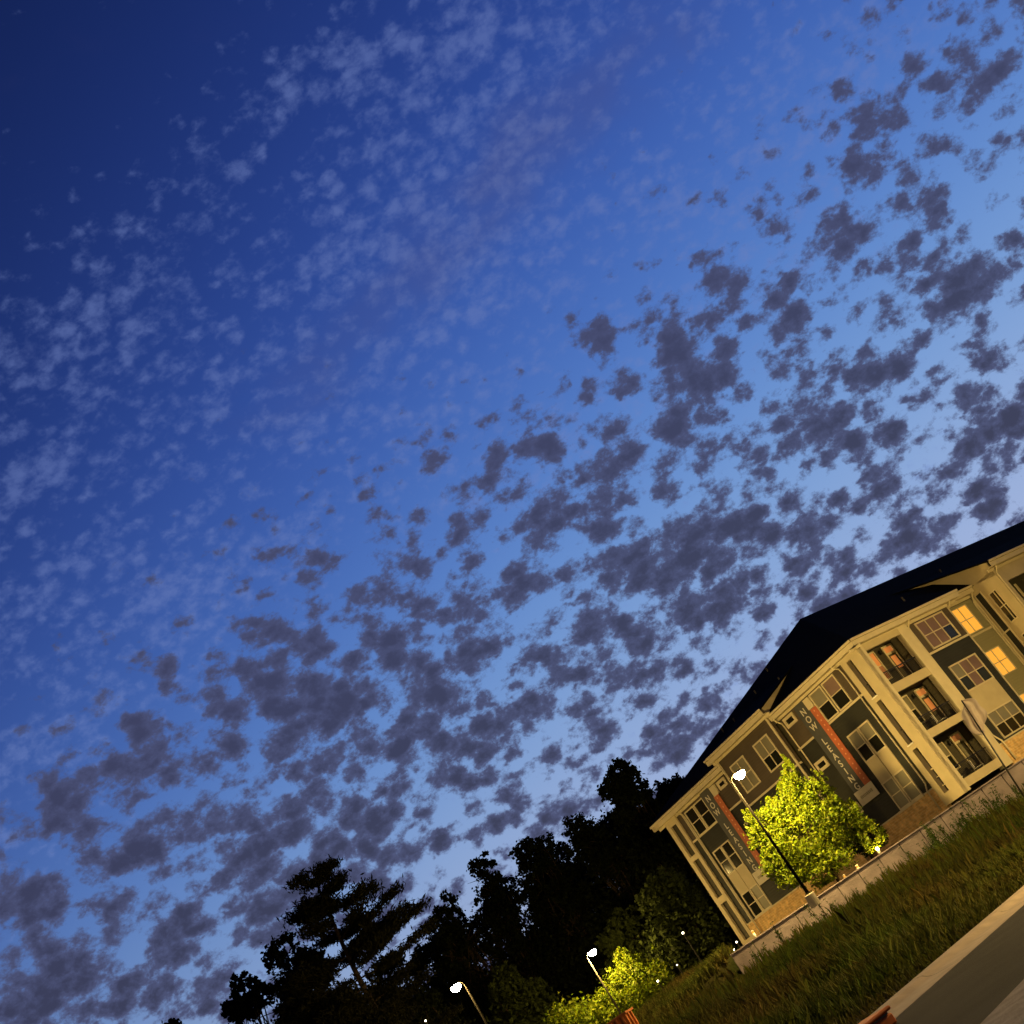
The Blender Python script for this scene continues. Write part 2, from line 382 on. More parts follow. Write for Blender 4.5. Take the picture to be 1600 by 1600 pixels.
def bwin(s0, s1, z0, z1, top, bot): window('R', s0, s1, z0, z1, BO, panes=[bot, top])
bwin(2.0, 2.82, 10.75, 12.6, 'lit_dim', 'lit_faint'); bwin(2.0, 2.82, 7.75, 9.58, 'blind', 'glass'); bwin(2.05, 2.80, 4.72, 6.42, 'blind', 'glass')
def bdoor(z, lt, ld):
    m = MB(); s0, s1 = 3.52, 4.46
    fb(m, 'R', s0, s0+.1, z, z+2.65, BO, BO+.08); fb(m, 'R', s1-.1, s1, z, z+2.65, BO, BO+.08)
    fb(m, 'R', s0+.1, s1-.1, z+2.55, z+2.65, BO, BO+.08); fb(m, 'R', s0+.1, s1-.1, z+2.08, z+2.2, BO, BO+.08)
    d = m.build('balcony_door', M['trim'], bld)
    p = MB(); fb(p, 'R', s0+.1, s1-.1, z+2.2, z+2.55, BO+.005, BO+.02); p.build('transom', M[lt], d)
    p = MB(); fb(p, 'R', s0+.1, s1-.1, z, z+2.08, BO+.005, BO+.03); p.build('door_leaf', M['door'], d)
    p = MB(); fb(p, 'R', s0+.25, s1-.25, z+1.15, z+1.95, BO+.031, BO+.04); p.build('door_glass', M[ld], d)
bdoor(9.93, 'lit_dim', 'lit_dim'); bdoor(6.91, 'lit_dim', 'lit_dim'); bdoor(3.81, 'lit_faint', 'blind')
for z in (12.35, 9.3, 6.15):
    m = MB(); m.box(3.16, 3.30, 1.36, 1.5, z-.14, z+.12); m.box(3.2, 3.26, 1.30, 1.36, z+.02, z+.07); m.build('wall_light', M['black'], bld, bevel=.02)
part('slot_sill', 'white', ('L', .58, 1.07, 10.12, 10.18, .12, .2)); part('slot_sill', 'white', ('L', .58, 1.07, 7.0, 7.07, .12, .2))
m = MB()
for z in (4.35, 4.85, 5.35): fb(m, 'L', .63, 1.02, z, z+.07, -.2, -.14)
m.build('ladder_shelf', M['trim'], bld)

# --- far-left balcony tower on the left face
slots = [(10.06, 12.38), (6.97, 9.74), (3.88, 6.54)]
zs = [3.2]+[z for a, b in reversed(slots) for z in (a, b)]+[TOP]
bl = [('L', 21.28, 21.6, 3.2, TOP, -.25, TO), ('L', 22.3, 22.68, 3.2, TOP, -.25, TO)]
for i in range(0, len(zs), 2): bl.append(('L', 21.6, 22.3, zs[i], zs[i+1], -.25, TO))
part('balcony_side_wall', 'beige', *bl)
part('slot_back', 'black', ('L', 21.6, 22.3, 6.9, 12.4, -.3, -.2))  # black sheet behind the slots, its colour standing in for the shade inside
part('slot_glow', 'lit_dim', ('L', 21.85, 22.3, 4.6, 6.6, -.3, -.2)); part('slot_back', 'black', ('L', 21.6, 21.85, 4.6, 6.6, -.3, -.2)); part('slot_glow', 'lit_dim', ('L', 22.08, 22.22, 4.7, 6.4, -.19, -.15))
part('slot_back', 'inner', ('L', 21.6, 22.3, 3.8, 4.6, -.3, -.2))
part('hanging_panel', 'white', ('L', 21.75, 21.98, 11.3, 12.3, -.18, -.1))
m = MB()
for z in (9.92, 6.9, 3.8): fb(m, 'L', 21.6, 22.3, z+.98, z+1.06, -.14, -.08)
m.build('railing', M['black'], bld)
part('corner_board', 'trim', ('L', 20.62, 20.70, 3.3, TOP, 0, .05))

# --- second balcony tower on the right face
part('tower_return_wall', 'beige', ('R', 13.05, 13.35, 3.0, 13.33, -1.2, 1.2))
part('tower_post', 'beige', ('R', 13.35, 13.6, 3.0, 13.33, .9, 1.2)); part('tower_post', 'beige', ('R', 17.2, 18.0, 3.0, 13.33, .9, 1.2))
for z0, z1 in ((12.32, 13.33), (9.55, 10.1), (6.5, 7.0), (3.3, 3.95)): part('spandrel', 'beige', ('R', 13.6, 17.2, z0, z1, .95, 1.18))
for z0 in (9.6, 6.55, 3.4): part('balcony_floor', 'inner', ('R', 13.35, 18, z0, z0+.2, -.6, .94))
part('tower_back_wall', 'inner', ('R', 13.35, 18, 3.0, 13.3, -1.3, -.6)); part('tower_roof_slab', 'inner', ('R', 13.35, 18, 13.2, 13.32, -.6, .94))
part('tower_end_wall', 'beige', ('R', 18.0, 18.3, 3.0, 13.33, -1.2, 1.2))
part('tower_upper_wall', 'taupe', ('R', 18.3, 30, 3.0, TOP, -1.2, 0))
for z in (9.82, 6.77, 3.62):
    m = MB(); fb(m, 'R', 13.62, 17.18, z+1.0, z+1.06, .98, 1.04)
    s = 13.7
    while s < 17.18: fb(m, 'R', s, s+.02, z+.1, z+1.0, 1.0, 1.02); s += .115
    m.build('railing', M['black'], bld)
for s in (14.2, 15.0, 15.5, 16.4):
    part('curtain', 'trim', ('R', s, s+.16, 10.1, 12.3, -.58, -.5))
# windows on the return wall (plane x = 13.05, facing the left)
def rwin(y0, y1, z0, z1):
    f = MB(); fw = .07; X0, X1 = 12.97, 13.06
    f.box(X0, X1, y0, y0+fw, z0, z1); f.box(X0, X1, y1-fw, y1, z0, z1); f.box(X0, X1, y0+fw, y1-fw, z1-fw, z1); f.box(X0, X1, y0+fw, y1-fw, z0, z0+fw)
    zm = (z0+z1)/2; ym = (y0*.62+y1*.38); f.box(X0+.01, X1, y0+fw, y1-fw, zm-.025, zm+.025); f.box(X0+.012, X1, ym-.025, ym+.025, z0+fw, z1-fw)
    w_ = f.build('window', M['trim'], bld); p = MB(); p.box(13.03, 13.046, y0+fw, y1-fw, z0+fw, z1-fw); p.build('pane', M['glass'], w_)
for z0, z1 in ((10.18, 12.35), (7.1, 9.3), (4.1, 6.2)): rwin(-.55, .15, z0, z1)
m = MB(); m.box(13.0, 13.048, .50, .92, 3.4, 12.75); m.build('dark_siding_strip', M['dark'], bld)
for y in (.45, .95): m = MB(); m.box(12.96, 13.046, y-.03, y+.03, 3.3, 12.8); m.build('strip_trim', M['trim'], bld)
m = MB(); m.box(12.955, 13.047, .49, 1.18, 9.93, 10.03); m.build('belt_trim', M['trim'], bld)

# --- downspouts
def spout(pts, r=.05): MB().tube(pts, r, 6).build('downspout', M['trim'], bld, smooth=True)
spout([(-.5, 1.9, 12.98), (-.42, 1.86, 12.85), (-.1, 1.76, 12.6), (-.07, 1.74, 12.3), (-.07, 1.74, 4.98), (-.12, 1.80, 4.8), (-.16, 1.88, 4.62), (-.16, 1.9, 3.45)])
spout([(-.5, 8.0, 13.0), (-.42, 8.0, 12.85), (-.1, 7.98, 12.5), (-.07, 7.98, 12.2), (-.07, 7.98, 3.5)])
spout([(-.5, 20.7, 12.95), (-.4, 20.62, 12.8), (-.1, 20.5, 12.5), (-.07, 20.46, 12.2), (-.07, 20.46, 4.9), (-.16, 20.4, 4.6), (-.16, 20.4, 3.4)])
spout([(-1.1, 14.0, 13.45), (-.95, 14.0, 13.3), (-.72, 14.03, 12.9), (-.72, 14.03, 3.4)])
spout([(4.74, -.5, 13.0), (4.74, -.42, 12.9), (4.72, -.09, 12.6), (4.72, -.07, 12.3), (4.72, -.07, 5.2), (4.78, -.12, 5.0), (4.95, -.17, 4.7), (4.96, -.17, 3.5)])
spout([(8.9, -.5, 13.0), (8.9, -.35, 12.85), (8.9, -.05, 12.6)])
spout([(12.7, .75, 13.05), (12.7, .85, 12.9), (12.72, 1.1, 12.5), (12.72, 1.13, 12.2), (12.72, 1.13, 3.5)])
spout([(13.1, -1.7, 13.5), (13.12, -1.55, 13.35), (13.14, -1.26, 13.0), (13.14, -1.26, 3.5)])

# --- roof: hip over the block plus the raised pieces
ax, ay, az_ = 10.8, 11.6, 18.95; E0 = -.55; EZ = 13.35; FX = 62; YB = 23.66
SL = .493
def mainz_R(y): return EZ + SL*(y-E0)
def slab(name, polys, th=.14):
    m = MB()
    for P in polys:
        m.quad(*P)
        Q = [(p[0], p[1], p[2]-th) for p in P]; m.quad(*reversed(Q))
        for i in range(len(P)):
            j = (i+1) % len(P); m.quad(P[i], Q[i], Q[j], P[j])
    return m.build(name, M['roof'], bld)
slab('roof', [[(E0, E0, EZ), (ax, ay, az_), (E0, YB, EZ)],
              [(E0, E0, EZ), (9.95, E0, EZ), (9.95, 2.9, mainz_R(2.9)), (FX, 2.9, mainz_R(2.9)), (FX, ay, az_), (ax, ay, az_)],
              [(E0, YB, EZ), (ax, ay, az_), (FX, ay, az_), (FX, YB, EZ)]])
slab('roof_bay', [[(-1.15, 7.7, 13.83), (3.5, 7.9, 15.40), (3.5, 14.3, 15.40), (-1.15, 14.5, 13.83)]], .10)
slab('roof_bay', [[(9.9, .7, 13.5), (13.1, .7, 13.5), (13.1, 2.95, 15.1), (9.9, 2.95, 15.1)]], .10)
slab('roof_bay', [[(12.5, -1.75, 13.81), (30, -1.75, 13.81), (30, 5.8, 16.36), (12.5, 5.8, 16.36)]], .10)
# return walls rising above the lower roofs
m = MB(); m.quad((-.64, 8.2, 13.0), (3.3, 8.2, 15.2), (-.64, 8.2, 13.88)); m.quad((-.64, 8.3, 13.0), (-.64, 8.3, 13.88), (3.3, 8.3, 15.2)); m.quad((-.64, 8.2, 13.0), (-.64, 8.2, 13.88), (-.64, 8.3, 13.88), (-.64, 8.3, 13.0))
m.build('bay_cheek_wall', M['beige'], bld)
m = MB(); m.quad((13.05, -1.2, 12.9), (13.05, -1.2, 13.86), (13.05, 5.6, 16.2), (13.05, 1.5, 13.6)); m.quad((13.15, -1.2, 12.9), (13.15, 1.5, 13.6), (13.15, 5.6, 16.2), (13.15, -1.2, 13.86))
m.build('bay_cheek_wall', M['beige'], bld)
# eaves: soffit + fascia + gutter
def eave(face, s0, s1, zf, off, wall_off, soff=None):
    zs_ = zf-.40
    part('soffit', 'trim', (face, s0, s1, zs_-.04, zs_, wall_off-.1, off-.02))
    part('fascia', 'trim', (face, s0, s1, zs_-.02, zf-.16, off-.022, off+.0))
    part('gutter', 'trim', (face, s0-.02, s1+.02, zf-.15, zf-.01, off-.01, off+.11), bevel=.03)
    part('frieze', 'trim', (face, s0, s1, zs_-.2, zs_-.042, wall_off-.05, wall_off+.03))
eave('L', -.50, 8.6, EZ, .50, 0); eave('L', 13.9, 23.6, EZ-.08, .50, 0)
eave('L', 7.75, 14.5, 13.87, 1.12, .65)
eave('R', -.50, 9.9, EZ, .50, 0); eave('R', 9.6, 13.0, 13.48, -.72, -1.2); eave('R', 12.6, 30, 13.84, 1.68, 1.2)
m = MB(); m.box(-.5, 0, 22.68, 23.6, 12.85, 13.2); m.build('soffit', M['trim'], bld)
for (x, y, z) in ((2.6, 8.6, 14.95), (6.8, 13.1, 16.95), (4.7, 13.1, 15.9), (17.3, 4.9, 16.0), (8.6, 2.0, 14.6), (3.5, 15.0, 15.3), (3.6, 16.6, 15.35)):
    MB().tube([(x, y, z-.2), (x, y, z+.32)], .06, 8).build('roof_vent', M['galv'], bld)

# ---------------------------------------------------------------- leasing banners on the left face
def text_mesh(txt, size):
    c = bpy.data.curves.new('t', 'FONT'); c.body = txt; c.size = size; c.extrude = .004; c.align_x = 'CENTER'; c.align_y = 'CENTER'; c.offset = .012*size
    o = bpy.data.objects.new('t', c); COL.objects.link(o); dg = bpy.context.evaluated_depsgraph_get(); dg.update()
    me = bpy.data.meshes.new_from_object(o.evaluated_get(dg)); bpy.data.objects.remove(o); return me
TM = Matrix(((0, 0, -1, 0), (-1, 0, 0, 0), (0, 1, 0, 0), (0, 0, 0, 1)))
BW = Matrix.Translation(ORG) @ Matrix.Rotation(BROT, 4, 'Z')
def banner(y0, label):
    """y0: right-hand edge along the left face"""
    t = empty('leasing_banner', BW @ Vector((0, y0, 6.0)), BROT, label=label, cat='banner', group='leasing banners hung on the left face')
    def bx(name, a, b, z0, z1, x0, x1, mk): 
        m = MB(); m.box(x0, x1, a, b, z0-6, z1-6); return m.build(name, M[mk], t)
    dk = bx('grey_panel', .60, 1.62, 6.84, 12.72, -.10, -.075, 'bannerdark')
    og = bx('orange_stripe', .05, .598, 6.84, 11.98, -.10, -.075, 'bannerorange')
    wp = bx('white_panel', 0, 1.68, 6.0, 6.838, -.125, -.10, 'bannerwhite')
    for i, ch in enumerate('NOW LEASING'):
        if ch == ' ': continue
        me = text_mesh(ch, .56); me.materials.clear(); me.materials.append(M['letter'])
        o = bpy.data.objects.new('letter', me); COL.objects.link(o); o.parent = dk
        o.matrix_local = Matrix.Translation((-.106, 1.12, 6.13-i*.512 if i < 3 else 6.13-i*.512+.02)) @ TM
    mk = MB()
    for i in range(15):
        z = 5.8-i*.33; mk.box(-.106, -.101, .28, .38, z-.05, z+.05)
    mk.build('stripe_marks', M['orangemark'], og, bevel=.02)
    mk = MB(); rg = random.Random(3); y = 1.38
    while y > .32:
        wd = rg.uniform(.06, .12); h = rg.uniform(.14, .2); mk.box(-.131, -.126, y-wd, y, .42-h/2, .42+h/2); y -= wd+.035
    mk.build('grey_lettering', M['greymark'], wp)
    return t
banner(4.86, 'tall vertical NOW LEASING banner with orange stripe right of the lit maple tree')
banner(16.30, 'vertical NOW LEASING banner left of the street lamp, its lower half behind the maple')

# ---------------------------------------------------------------- street lamps
def street_lamp(base, height, arm_az, label, pole='pole', arm=.55, bulb='bulb'):
    t = empty('street_lamp', base, arm_az, label=label, cat='street lamp', group='street lamps with glowing heads')
    MB().lathe((0, 0, 0), [(0, .32), (.24, .32), (.26, .28), (.26, -.3), (0, -.3)], 16).build('footing', M['conc'], t)
    p = MB(); p.tube([(0, 0, .3), (0, 0, height*.5), (0, 0, height-.15)], [.085, .065, .042], 12); p.lathe((0, 0, .3), [(0, .12), (.13, .1), (.15, 0)], 12)
    p.build('pole', M[pole], t, smooth=True)
    MB().tube([(0, 0, height-.2), (.06, 0, height-.02), (arm*.6, 0, height+.09), (arm+.1, 0, height+.12)], .026, 8).build('arm', M[pole], t, smooth=True)
    h = MB(); cx = arm+.18
    h.lathe((cx, 0, height), [(0, .17), (.12, .15), (.24, .11), (.29, .08), (.29, .06), (0, .06)], 20)
    hd = h.build('lamp_head', M[pole], t, smooth=True)
    b = MB(); b.lathe((cx, 0, height), [(0, .055), (.27, .055), (.30, .0), (.25, -.15), (.13, -.25), (0, -.27)], 16)
    b.build('glass_bowl', M[bulb], hd, smooth=True)
    return t
street_lamp((1.50, 66.1, 3.05), 6.65, R(5), 'black street lamp in front of the lit maple and the apartment facade', arm=.35)
street_lamp((-12.45, 92.4, 2.95), 5.72, R(10), 'distant street lamp behind the second lit tree, pale pole', pole='galv', arm=.3, bulb='bulbdim')
street_lamp((-16.25, 73.4, 2.6), 7.05, R(180), 'leftmost street lamp before the dark woods, thin pole leaving the picture', pole='pole', arm=.3, bulb='bulbdim')
street_lamp((22.5, 65.0, 3.0), 6.65, R(180), 'street lamp beyond the right edge, lighting the right face')
street_lamp((13.0, 33.5, .1), 7.0, R(200), 'kerbside street lamp outside the right edge of the picture')

def bollard(az, el, d, label, mk):
    a = R(az); x, y = d*math.sin(a), d*math.cos(a); z = 1.6+d*math.tan(R(el)); gz = float(ground(x, y))
    t = empty('bollard_light', (x, y, gz), 0, label=label, cat='bollard light', group='bollard lights behind the retaining wall'); h = z-gz
    MB().lathe((0, 0, 0), [(0, 0), (.07, 0), (.07, h-.05), (0, h-.05)], 12).build('post', M['white'], t, smooth=True)
    MB().lathe((0, 0, h), [(0, -.05), (.06, -.05), (.06, .05), (0, .05)], 12).build('lens', M[mk], t)
    MB().lathe((0, 0, h), [(0, .05), (.09, .05), (.07, .09), (0, .10)], 12).build('cap', M['white'], t, smooth=True)
bollard(2.90, 1.33, 69.5, 'small pale bollard on the wall edge under the middle of the maple', 'lit')
bollard(3.55, 1.36, 69.5, 'small pale bollard on the wall edge under the right side of the maple', 'lit')
bollard(4.62, 1.50, 69.5, 'brightly lit bollard at the right foot of the maple, lighting the brick base', 'bollard')
bollard(-1.44, 1.52, 69.5, 'small pale bollard at the left end of the retaining wall', 'lit')

# far lights seen between the trees
def far_lamp(az, el, d, label, r=.16):
    a = R(az); x, y = d*math.sin(a), d*math.cos(a); z = 1.6+d*math.tan(R(el)); gz = float(ground(x, y))
    t = empty('far_lamp', (x, y, gz), 0, label=label, cat='lamp', group='small lamps far behind the trees')
    MB().tube([(0, 0, 0), (0, 0, z-gz)], [.05, .03], 6).build('pole', M['black'], t); r *= .75
    MB().lathe((0, 0, z-gz), [(0, r), (r*.7, r*.7), (r, 0), (r*.7, -r*.7), (0, -r)], 10).build('globe', M['bulbfar'], t, smooth=True)
far_lamp(-3.83, 2.99, 89, 'tiny white lamp high among the dark trees, left of the building', .10)
far_lamp(-2.82, 1.42, 84, 'round white lamp low between the trees and the grass', .10)
far_lamp(-4.73, 2.09, 86, 'faint pale lamp between two other small lamps', .06)
far_lamp(-5.73, 1.99, 86, 'white lamp right of the second lit tree', .09)
far_lamp(-14.53, 5.61, 82, 'tiny lamp beside the pine trunk at the lower edge', .08)
far_lamp(-2.20, 1.55, 76, 'pale yellow lamp just beside the building corner', .07)
far_lamp(-2.45, 1.36, 78, 'pale yellow lamp above the tan utility cabinet', .08)

# ---------------------------------------------------------------- small things on the ground
def utility_cabinet(az, el0, el1, d, w_, label):
    a = R(az); x, y = d*math.sin(a), d*math.cos(a); z0 = float(ground(x, y))-.05; z1 = 1.6+d*math.tan(R(el1))
    t = empty('utility_cabinet', (x, y, z0), R(20), label=label, cat='cabinet', group='utility cabinets in the weeds')
    h = z1-z0; m = MB(); m.box(-w_/2, w_/2, -.3, .3, 0, h-.06); m.build('body', M['cabinet'], t, bevel=.03)
    m = MB(); m.box(-w_/2-.04, w_/2+.04, -.34, .34, h-.06, h); m.build('lid', M['cabinet'], t, bevel=.02)
    m = MB(); m.box(-w_/2+.06, w_/2-.06, -.325, -.302, h*.4, h-.14); m.build('door', M['cabinet'], t)
utility_cabinet(-2.35, .8, 1.22, 71, .8, 'tan utility cabinet left of the retaining wall')
utility_cabinet(-5.0, .6, 1.05, 74, .6, 'pale pink cabinet in dark weeds near the second lit tree')

# rusty skip (ribbed) and orange barrier at the end of the kerb
d = 62; a = R(-7.55); sx, sy = d*math.sin(a), d*math.cos(a)
t = empty('rusty_skip', (sx, sy, float(ground(sx, sy))), R(-14), label='rusty orange ribbed skip at the lower edge below the second lit tree', cat='skip')
top = 1.6+d*math.tan(R(1.74)) - float(ground(sx, sy)); m = MB(); m.box(-2.2, .0, 0, .9, .1, top-.1); m.build('body', M['rust'], t)
m = MB(); xx = -2.15
while xx < 0: m.box(xx, xx+.1, -.09, -.002, .1, top-.1); xx += .32
for yy in (.2, .55): m.box(.002, .09, yy, yy+.1, .1, top-.1)
m.build('ribs', M['rust'], t, bevel=.01)
m = MB(); m.box(-2.3, .1, -.1, 0, top-.1, top); m.box(0, .1, 0, 1.0, top-.1, top); m.box(-2.3, -2.2, 0, 1.0, top-.1, top); m.build('rim', M['rust'], t, bevel=.015)
t = empty('orange_barrier', (.30, 21.6, 0), math.atan2(KU[1], KU[0])-.12, label='orange plastic road barrier lying at the near end of the kerb', cat='barrier')
m = MB(); m.box(-2.4, .40, .03, .58, 0, .17); m.build('body', M['barrier'], t, bevel=.03)
m = MB(); m.box(-2.4, .42, 0, .61, .205, .27); m.build('lid', M['barrier'], t, bevel=.025)
m = MB(); m.box(-2.35, .36, .07, .54, .171, .204); m.build('gap_strip', M['black'], t)

# flag on its pole
a0, a1 = R(10.9), R(10.55); d = 45
tp = Vector((d*math.sin(a0), d*math.cos(a0), 1.6+d*math.tan(R(4.36)))); bx_, by_ = d*math.sin(R(10.35)), d*math.cos(R(10.35)); bz = float(ground(bx_, by_))
t = empty('flag', (bx_, by_, bz), 0, label='limp pale flag on a thin dark pole before the corner balconies', cat='flag')
tl = tp-Vector((bx_, by_, bz))
MB().tube([(0, -.04, 0), tuple(tl*.5+Vector((0,-.04,0))), tuple(tl+Vector((0,-.04,0)))], [.035, .03, .025], 8).build('pole', M['black'], t, smooth=True)
nu, nv_ = 17, 13; fv = []; ff = []
outline = [(.0, .10), (-.34, .28), (-.46, .62), (-.36, .95), (-.10, 1.22), (.22, 1.40)]
for j in range(nv_):
    v = j/(nv_-1)
    e_ = (1-abs(2*v-1)**3.2+.02)**.6*(1+.10*math.sin(v*11)); lw = -.32*e_+.10*v; rw_ = .42*e_+.12*v
    for i in range(nu):
        u = i/(nu-1); x_ = lw+(rw_-lw)*u; z_ = tl.z-.10-1.05*v + .22*(u-.5)+.07*math.sin(u*9)*v
        y_ = .07+.05*math.sin(u*17+v*4)+.03*math.sin(u*3-v*8)
        c = tl*(1-(.06+1.35*v)/tl.length)
        fv.append((c.x+x_, c.y+y_, z_))
for j in range(nv_-1):
    for i in range(nu-1): k = j*nu+i; ff.append((k, k+1, k+nu+1, k+nu))
m = MB(); m.v = fv; m.f = ff; o = m.build('cloth', M['cloth'], t, smooth=True)
sd = o.modifiers.new('solid', 'SOLIDIFY'); sd.thickness = .006; sb = o.modifiers.new('sub', 'SUBSURF'); sb.levels = 1; sb.render_levels = 1

# balcony furniture (inside the corner balconies)
def balcony_chair(x, y, z, rz, label):
    p = BW @ Vector((x, y, z)); t = empty('balcony_chair', p, BROT+rz, label=label, cat='chair', group='chairs on the corner balconies')
    m = MB(); m.box(-.25, .25, -.25, .25, .4, .45); m.build('seat', M['white'], t, bevel=.02)
    m = MB(); m.box(-.25, .25, .22, .26, .5, .95); m.build('backrest', M['white'], t, bevel=.02)
    for sx_ in (-.22, .22):
        for sy_ in (-.22, .22): MB().tube([(sx_, sy_, 0), (sx_, sy_, .42 if sy_ < 0 else .92)], .02, 6).build('leg', M['black'], t)
balcony_chair(3.0, .75, 6.9, .4, 'pale chair on the middle corner balcony')
balcony_chair(1.2, .8, 3.8, -.6, 'pale chair on the lowest corner balcony beside the post')
balcony_chair(3.1, .7, 3.8, .5, 'pale chair on the lowest corner balcony near the door')

# ---------------------------------------------------------------- foliage
NR = np.random.default_rng(11)
def leaf_quads(C, size, rng, flat=.0, dirs=None, aspect=.55):
    n = len(C); a = rng.normal(size=(n, 3)); a /= np.linalg.norm(a, axis=1)[:, None]
    if dirs is not None: a = dirs + .45*a; a /= np.linalg.norm(a, axis=1)[:, None]
    b = rng.normal(size=(n, 3)); b[:, 2] *= (1-flat); b -= a*(a*b).sum(1)[:, None]; b /= np.linalg.norm(b, axis=1)[:, None]
    s = size*rng.uniform(.6, 1.35, n)[:, None]
    V = np.stack([C-a*s, C-b*s*aspect, C+a*s, C+b*s*aspect], 1)
    return V.reshape(-1, 3)
def crown_points(lobes, n, rng, shell=.55, dens=55, spr=(.08, .22)):
    """lobes: list of (cx,cy,cz,rx,ry,rz,weight): leaves sit in sub-clumps near each lobe's outer part"""
    W = np.array([l[6] for l in lobes], float); W /= W.sum(); out = []
    for l, w_ in zip(lobes, W):
        k = max(1, int(n*w_)); nc = max(6, int(k/dens))
        d = rng.normal(size=(nc, 3)); d /= np.linalg.norm(d, axis=1)[:, None]
        rad = (shell+(1-shell)*rng.random(nc)**.7)[:, None]; cc = d*rad
        idx = rng.integers(0, nc, k); sp = rng.uniform(*spr, nc)[idx][:, None]
        p = cc[idx] + rng.normal(size=(k, 3))*sp
        out.append(p*np.array(l[3:6])+np.array(l[:3]))
    return np.concatenate(out)
def branchy(mb, base, tips, r0, rng, trunk_top):
    base = Vector(base); tt = Vector(trunk_top)
    pts = [base.lerp(tt, k/6)+Vector((rng.normal()*.06, rng.normal()*.06, 0))*(k > 0) for k in range(7)]
    mb.tube(pts, [r0*(1-.75*k/6) for k in range(7)], 9)
    for tip in tips:
        tip = Vector(tip); f = min(.92, max(.25, rng.uniform(.3, .9))); st = base.lerp(tt, f); r = r0*(1-.75*f)*.55
        mid = st.lerp(tip, .5)+Vector((rng.normal(), rng.normal(), rng.normal()*.5+.6))*.08*(tip-st).length
        mb.tube([st, st.lerp(mid, .5)+Vector((0, 0, .03)), mid, mid.lerp(tip, .55), tip], [r, r*.8, r*.6, r*.4, r*.15], 6)
        for _ in range(3):
            q = mid.lerp(tip, rng.random()); e = q+Vector((rng.normal(), rng.normal(), rng.normal()*.6+.3)).normalized()*(tip-st).length*.16
            mb.tube([q, q.lerp(e, .5)+Vector((0, 0, .05)), e], [r*.35, r*.25, r*.08], 5)
def tree(name, base, lobes, n, leaf, mk, label, cat, group=None, r0=.25, seed=1, trunk_frac=.8, shell=.55, aspect=.55, dens=55, spr=(.08, .22)):
    rng = np.random.default_rng(seed); t = empty(name, base, 0, label=label, cat=cat, group=group)
    top = max(l[2]+l[5]*.5 for l in lobes); cx = np.mean([l[0] for l in lobes]); cy = np.mean([l[1] for l in lobes])
    m = MB(); tips = []
    for l in lobes:
        for _ in range(3): d = rng.normal(size=3); d /= np.linalg.norm(d); tips.append(tuple(np.array(l[:3])+d*np.array(l[3:6])*.5))
    branchy(m, (0, 0, -.2), tips, r0, rng, (cx*.6, cy*.6, top*trunk_frac)); m.build('trunk', M['bark'], t, smooth=True)
    P = crown_points(lobes, n, rng, shell, dens, spr); P[:, 2] = np.maximum(P[:, 2], .35)
    poly_mesh('crown', leaf_quads(P, leaf, rng, aspect=aspect), 4, M[mk], t)
    return t
def at(az, d): a = R(az); return d*math.sin(a), d*math.cos(a)
# young maple lit by the first lamp: lobes given in metres from its base
x, y = at(2.6, 70.2); gz = 3.05
SR = 1
lob = [(0, 0, 3.0, 2.2, 1.8, 2.0, 7), (-1.3, -.1, 4.3, 1.0, 1.0, 1.1, 2.2), (-1.9, -.1, 5.1, .28, .3, .55, .3), (-.45, 0, 4.8, .4, .45, .65, .6), (.8, 0, 4.8, .8, .8, 1.0, 1.8),
       (1.25, 0, 5.75, .30, .33, .85, .5), (1.75, 0, 3.8, .75, .8, 1.1, 1.3), (2.1, 0, 2.3, .9, .9, 1.2, 1.5), (2.35, .1, 4.7, .17, .2, .65, .14), (0, 0, 1.3, 2.3, 1.8, .9, 2.2), (-2.0, 0, 2.7, .8, .9, 1.3, 1.5), (-2.5, 0, 3.9, .4, .4, .35, .3), (2.5, 0, 1.1, .8, .8, .8, .9)]
tree('maple_tree', (x, y, gz), lob, 44000, .082, 'maple', 'bright yellow-green young maple lit from above beside the street lamp', 'tree', seed=5, r0=.11, dens=70, spr=(.05, .16), shell=.5)
# dark shrub to its right
x, y = at(4.55, 71); tree('shrub', (x, y, 3.08), [(0, 0, .8, .8, .7, .7, 2), (.45, 0, 1.15, .45, .5, .5, 1), (-.5, 0, 1.2, .5, .5, .6, 1)], 5000, .07, 'leafmid', 'dark green shrub above the retaining wall right of the maple', 'shrub', seed=8, r0=.05)
# second lit tree
x, y = at(-6.9, 95.6); gz = float(ground(x, y))
lob = [(.2, 0, 2.6, 2.2, 2, 1.9, 4), (.9, 0, 4.2, 1.0, 1, 1.4, 1.6), (-2.2, 0, 2.1, 1.6, 1.5, 1.6, 2), (2.5, 0, 2.2, 1.3, 1.3, 1.5, 1.5), (3.3, 0, 3.6, .4, .4, .9, .25), (1.7, 0, 3.8, .6, .6, 1.0, .5), (-.3, 0, 4.2, .6, .7, .9, .6)]
tree('maple_tree', (x, y, gz), [tuple(q*.86 for q in l[:6])+(l[6],) for l in lob], 18000, .11, 'maple', 'second smaller lit yellow-green tree beside the distant lamp', 'tree', seed=15, r0=.12)
x, y = at(-9.2, 97); tree('shrub', (x, y, float(ground(x, y))), [(0, 0, 2.0, 2.6, 2, 1.9, 3), (-1.5, 0, 3.2, 1.2, 1, 1.1, 1)], 6000, .15, 'maple', 'dim green bush left of the second lit tree', 'shrub', seed=16, r0=.08)

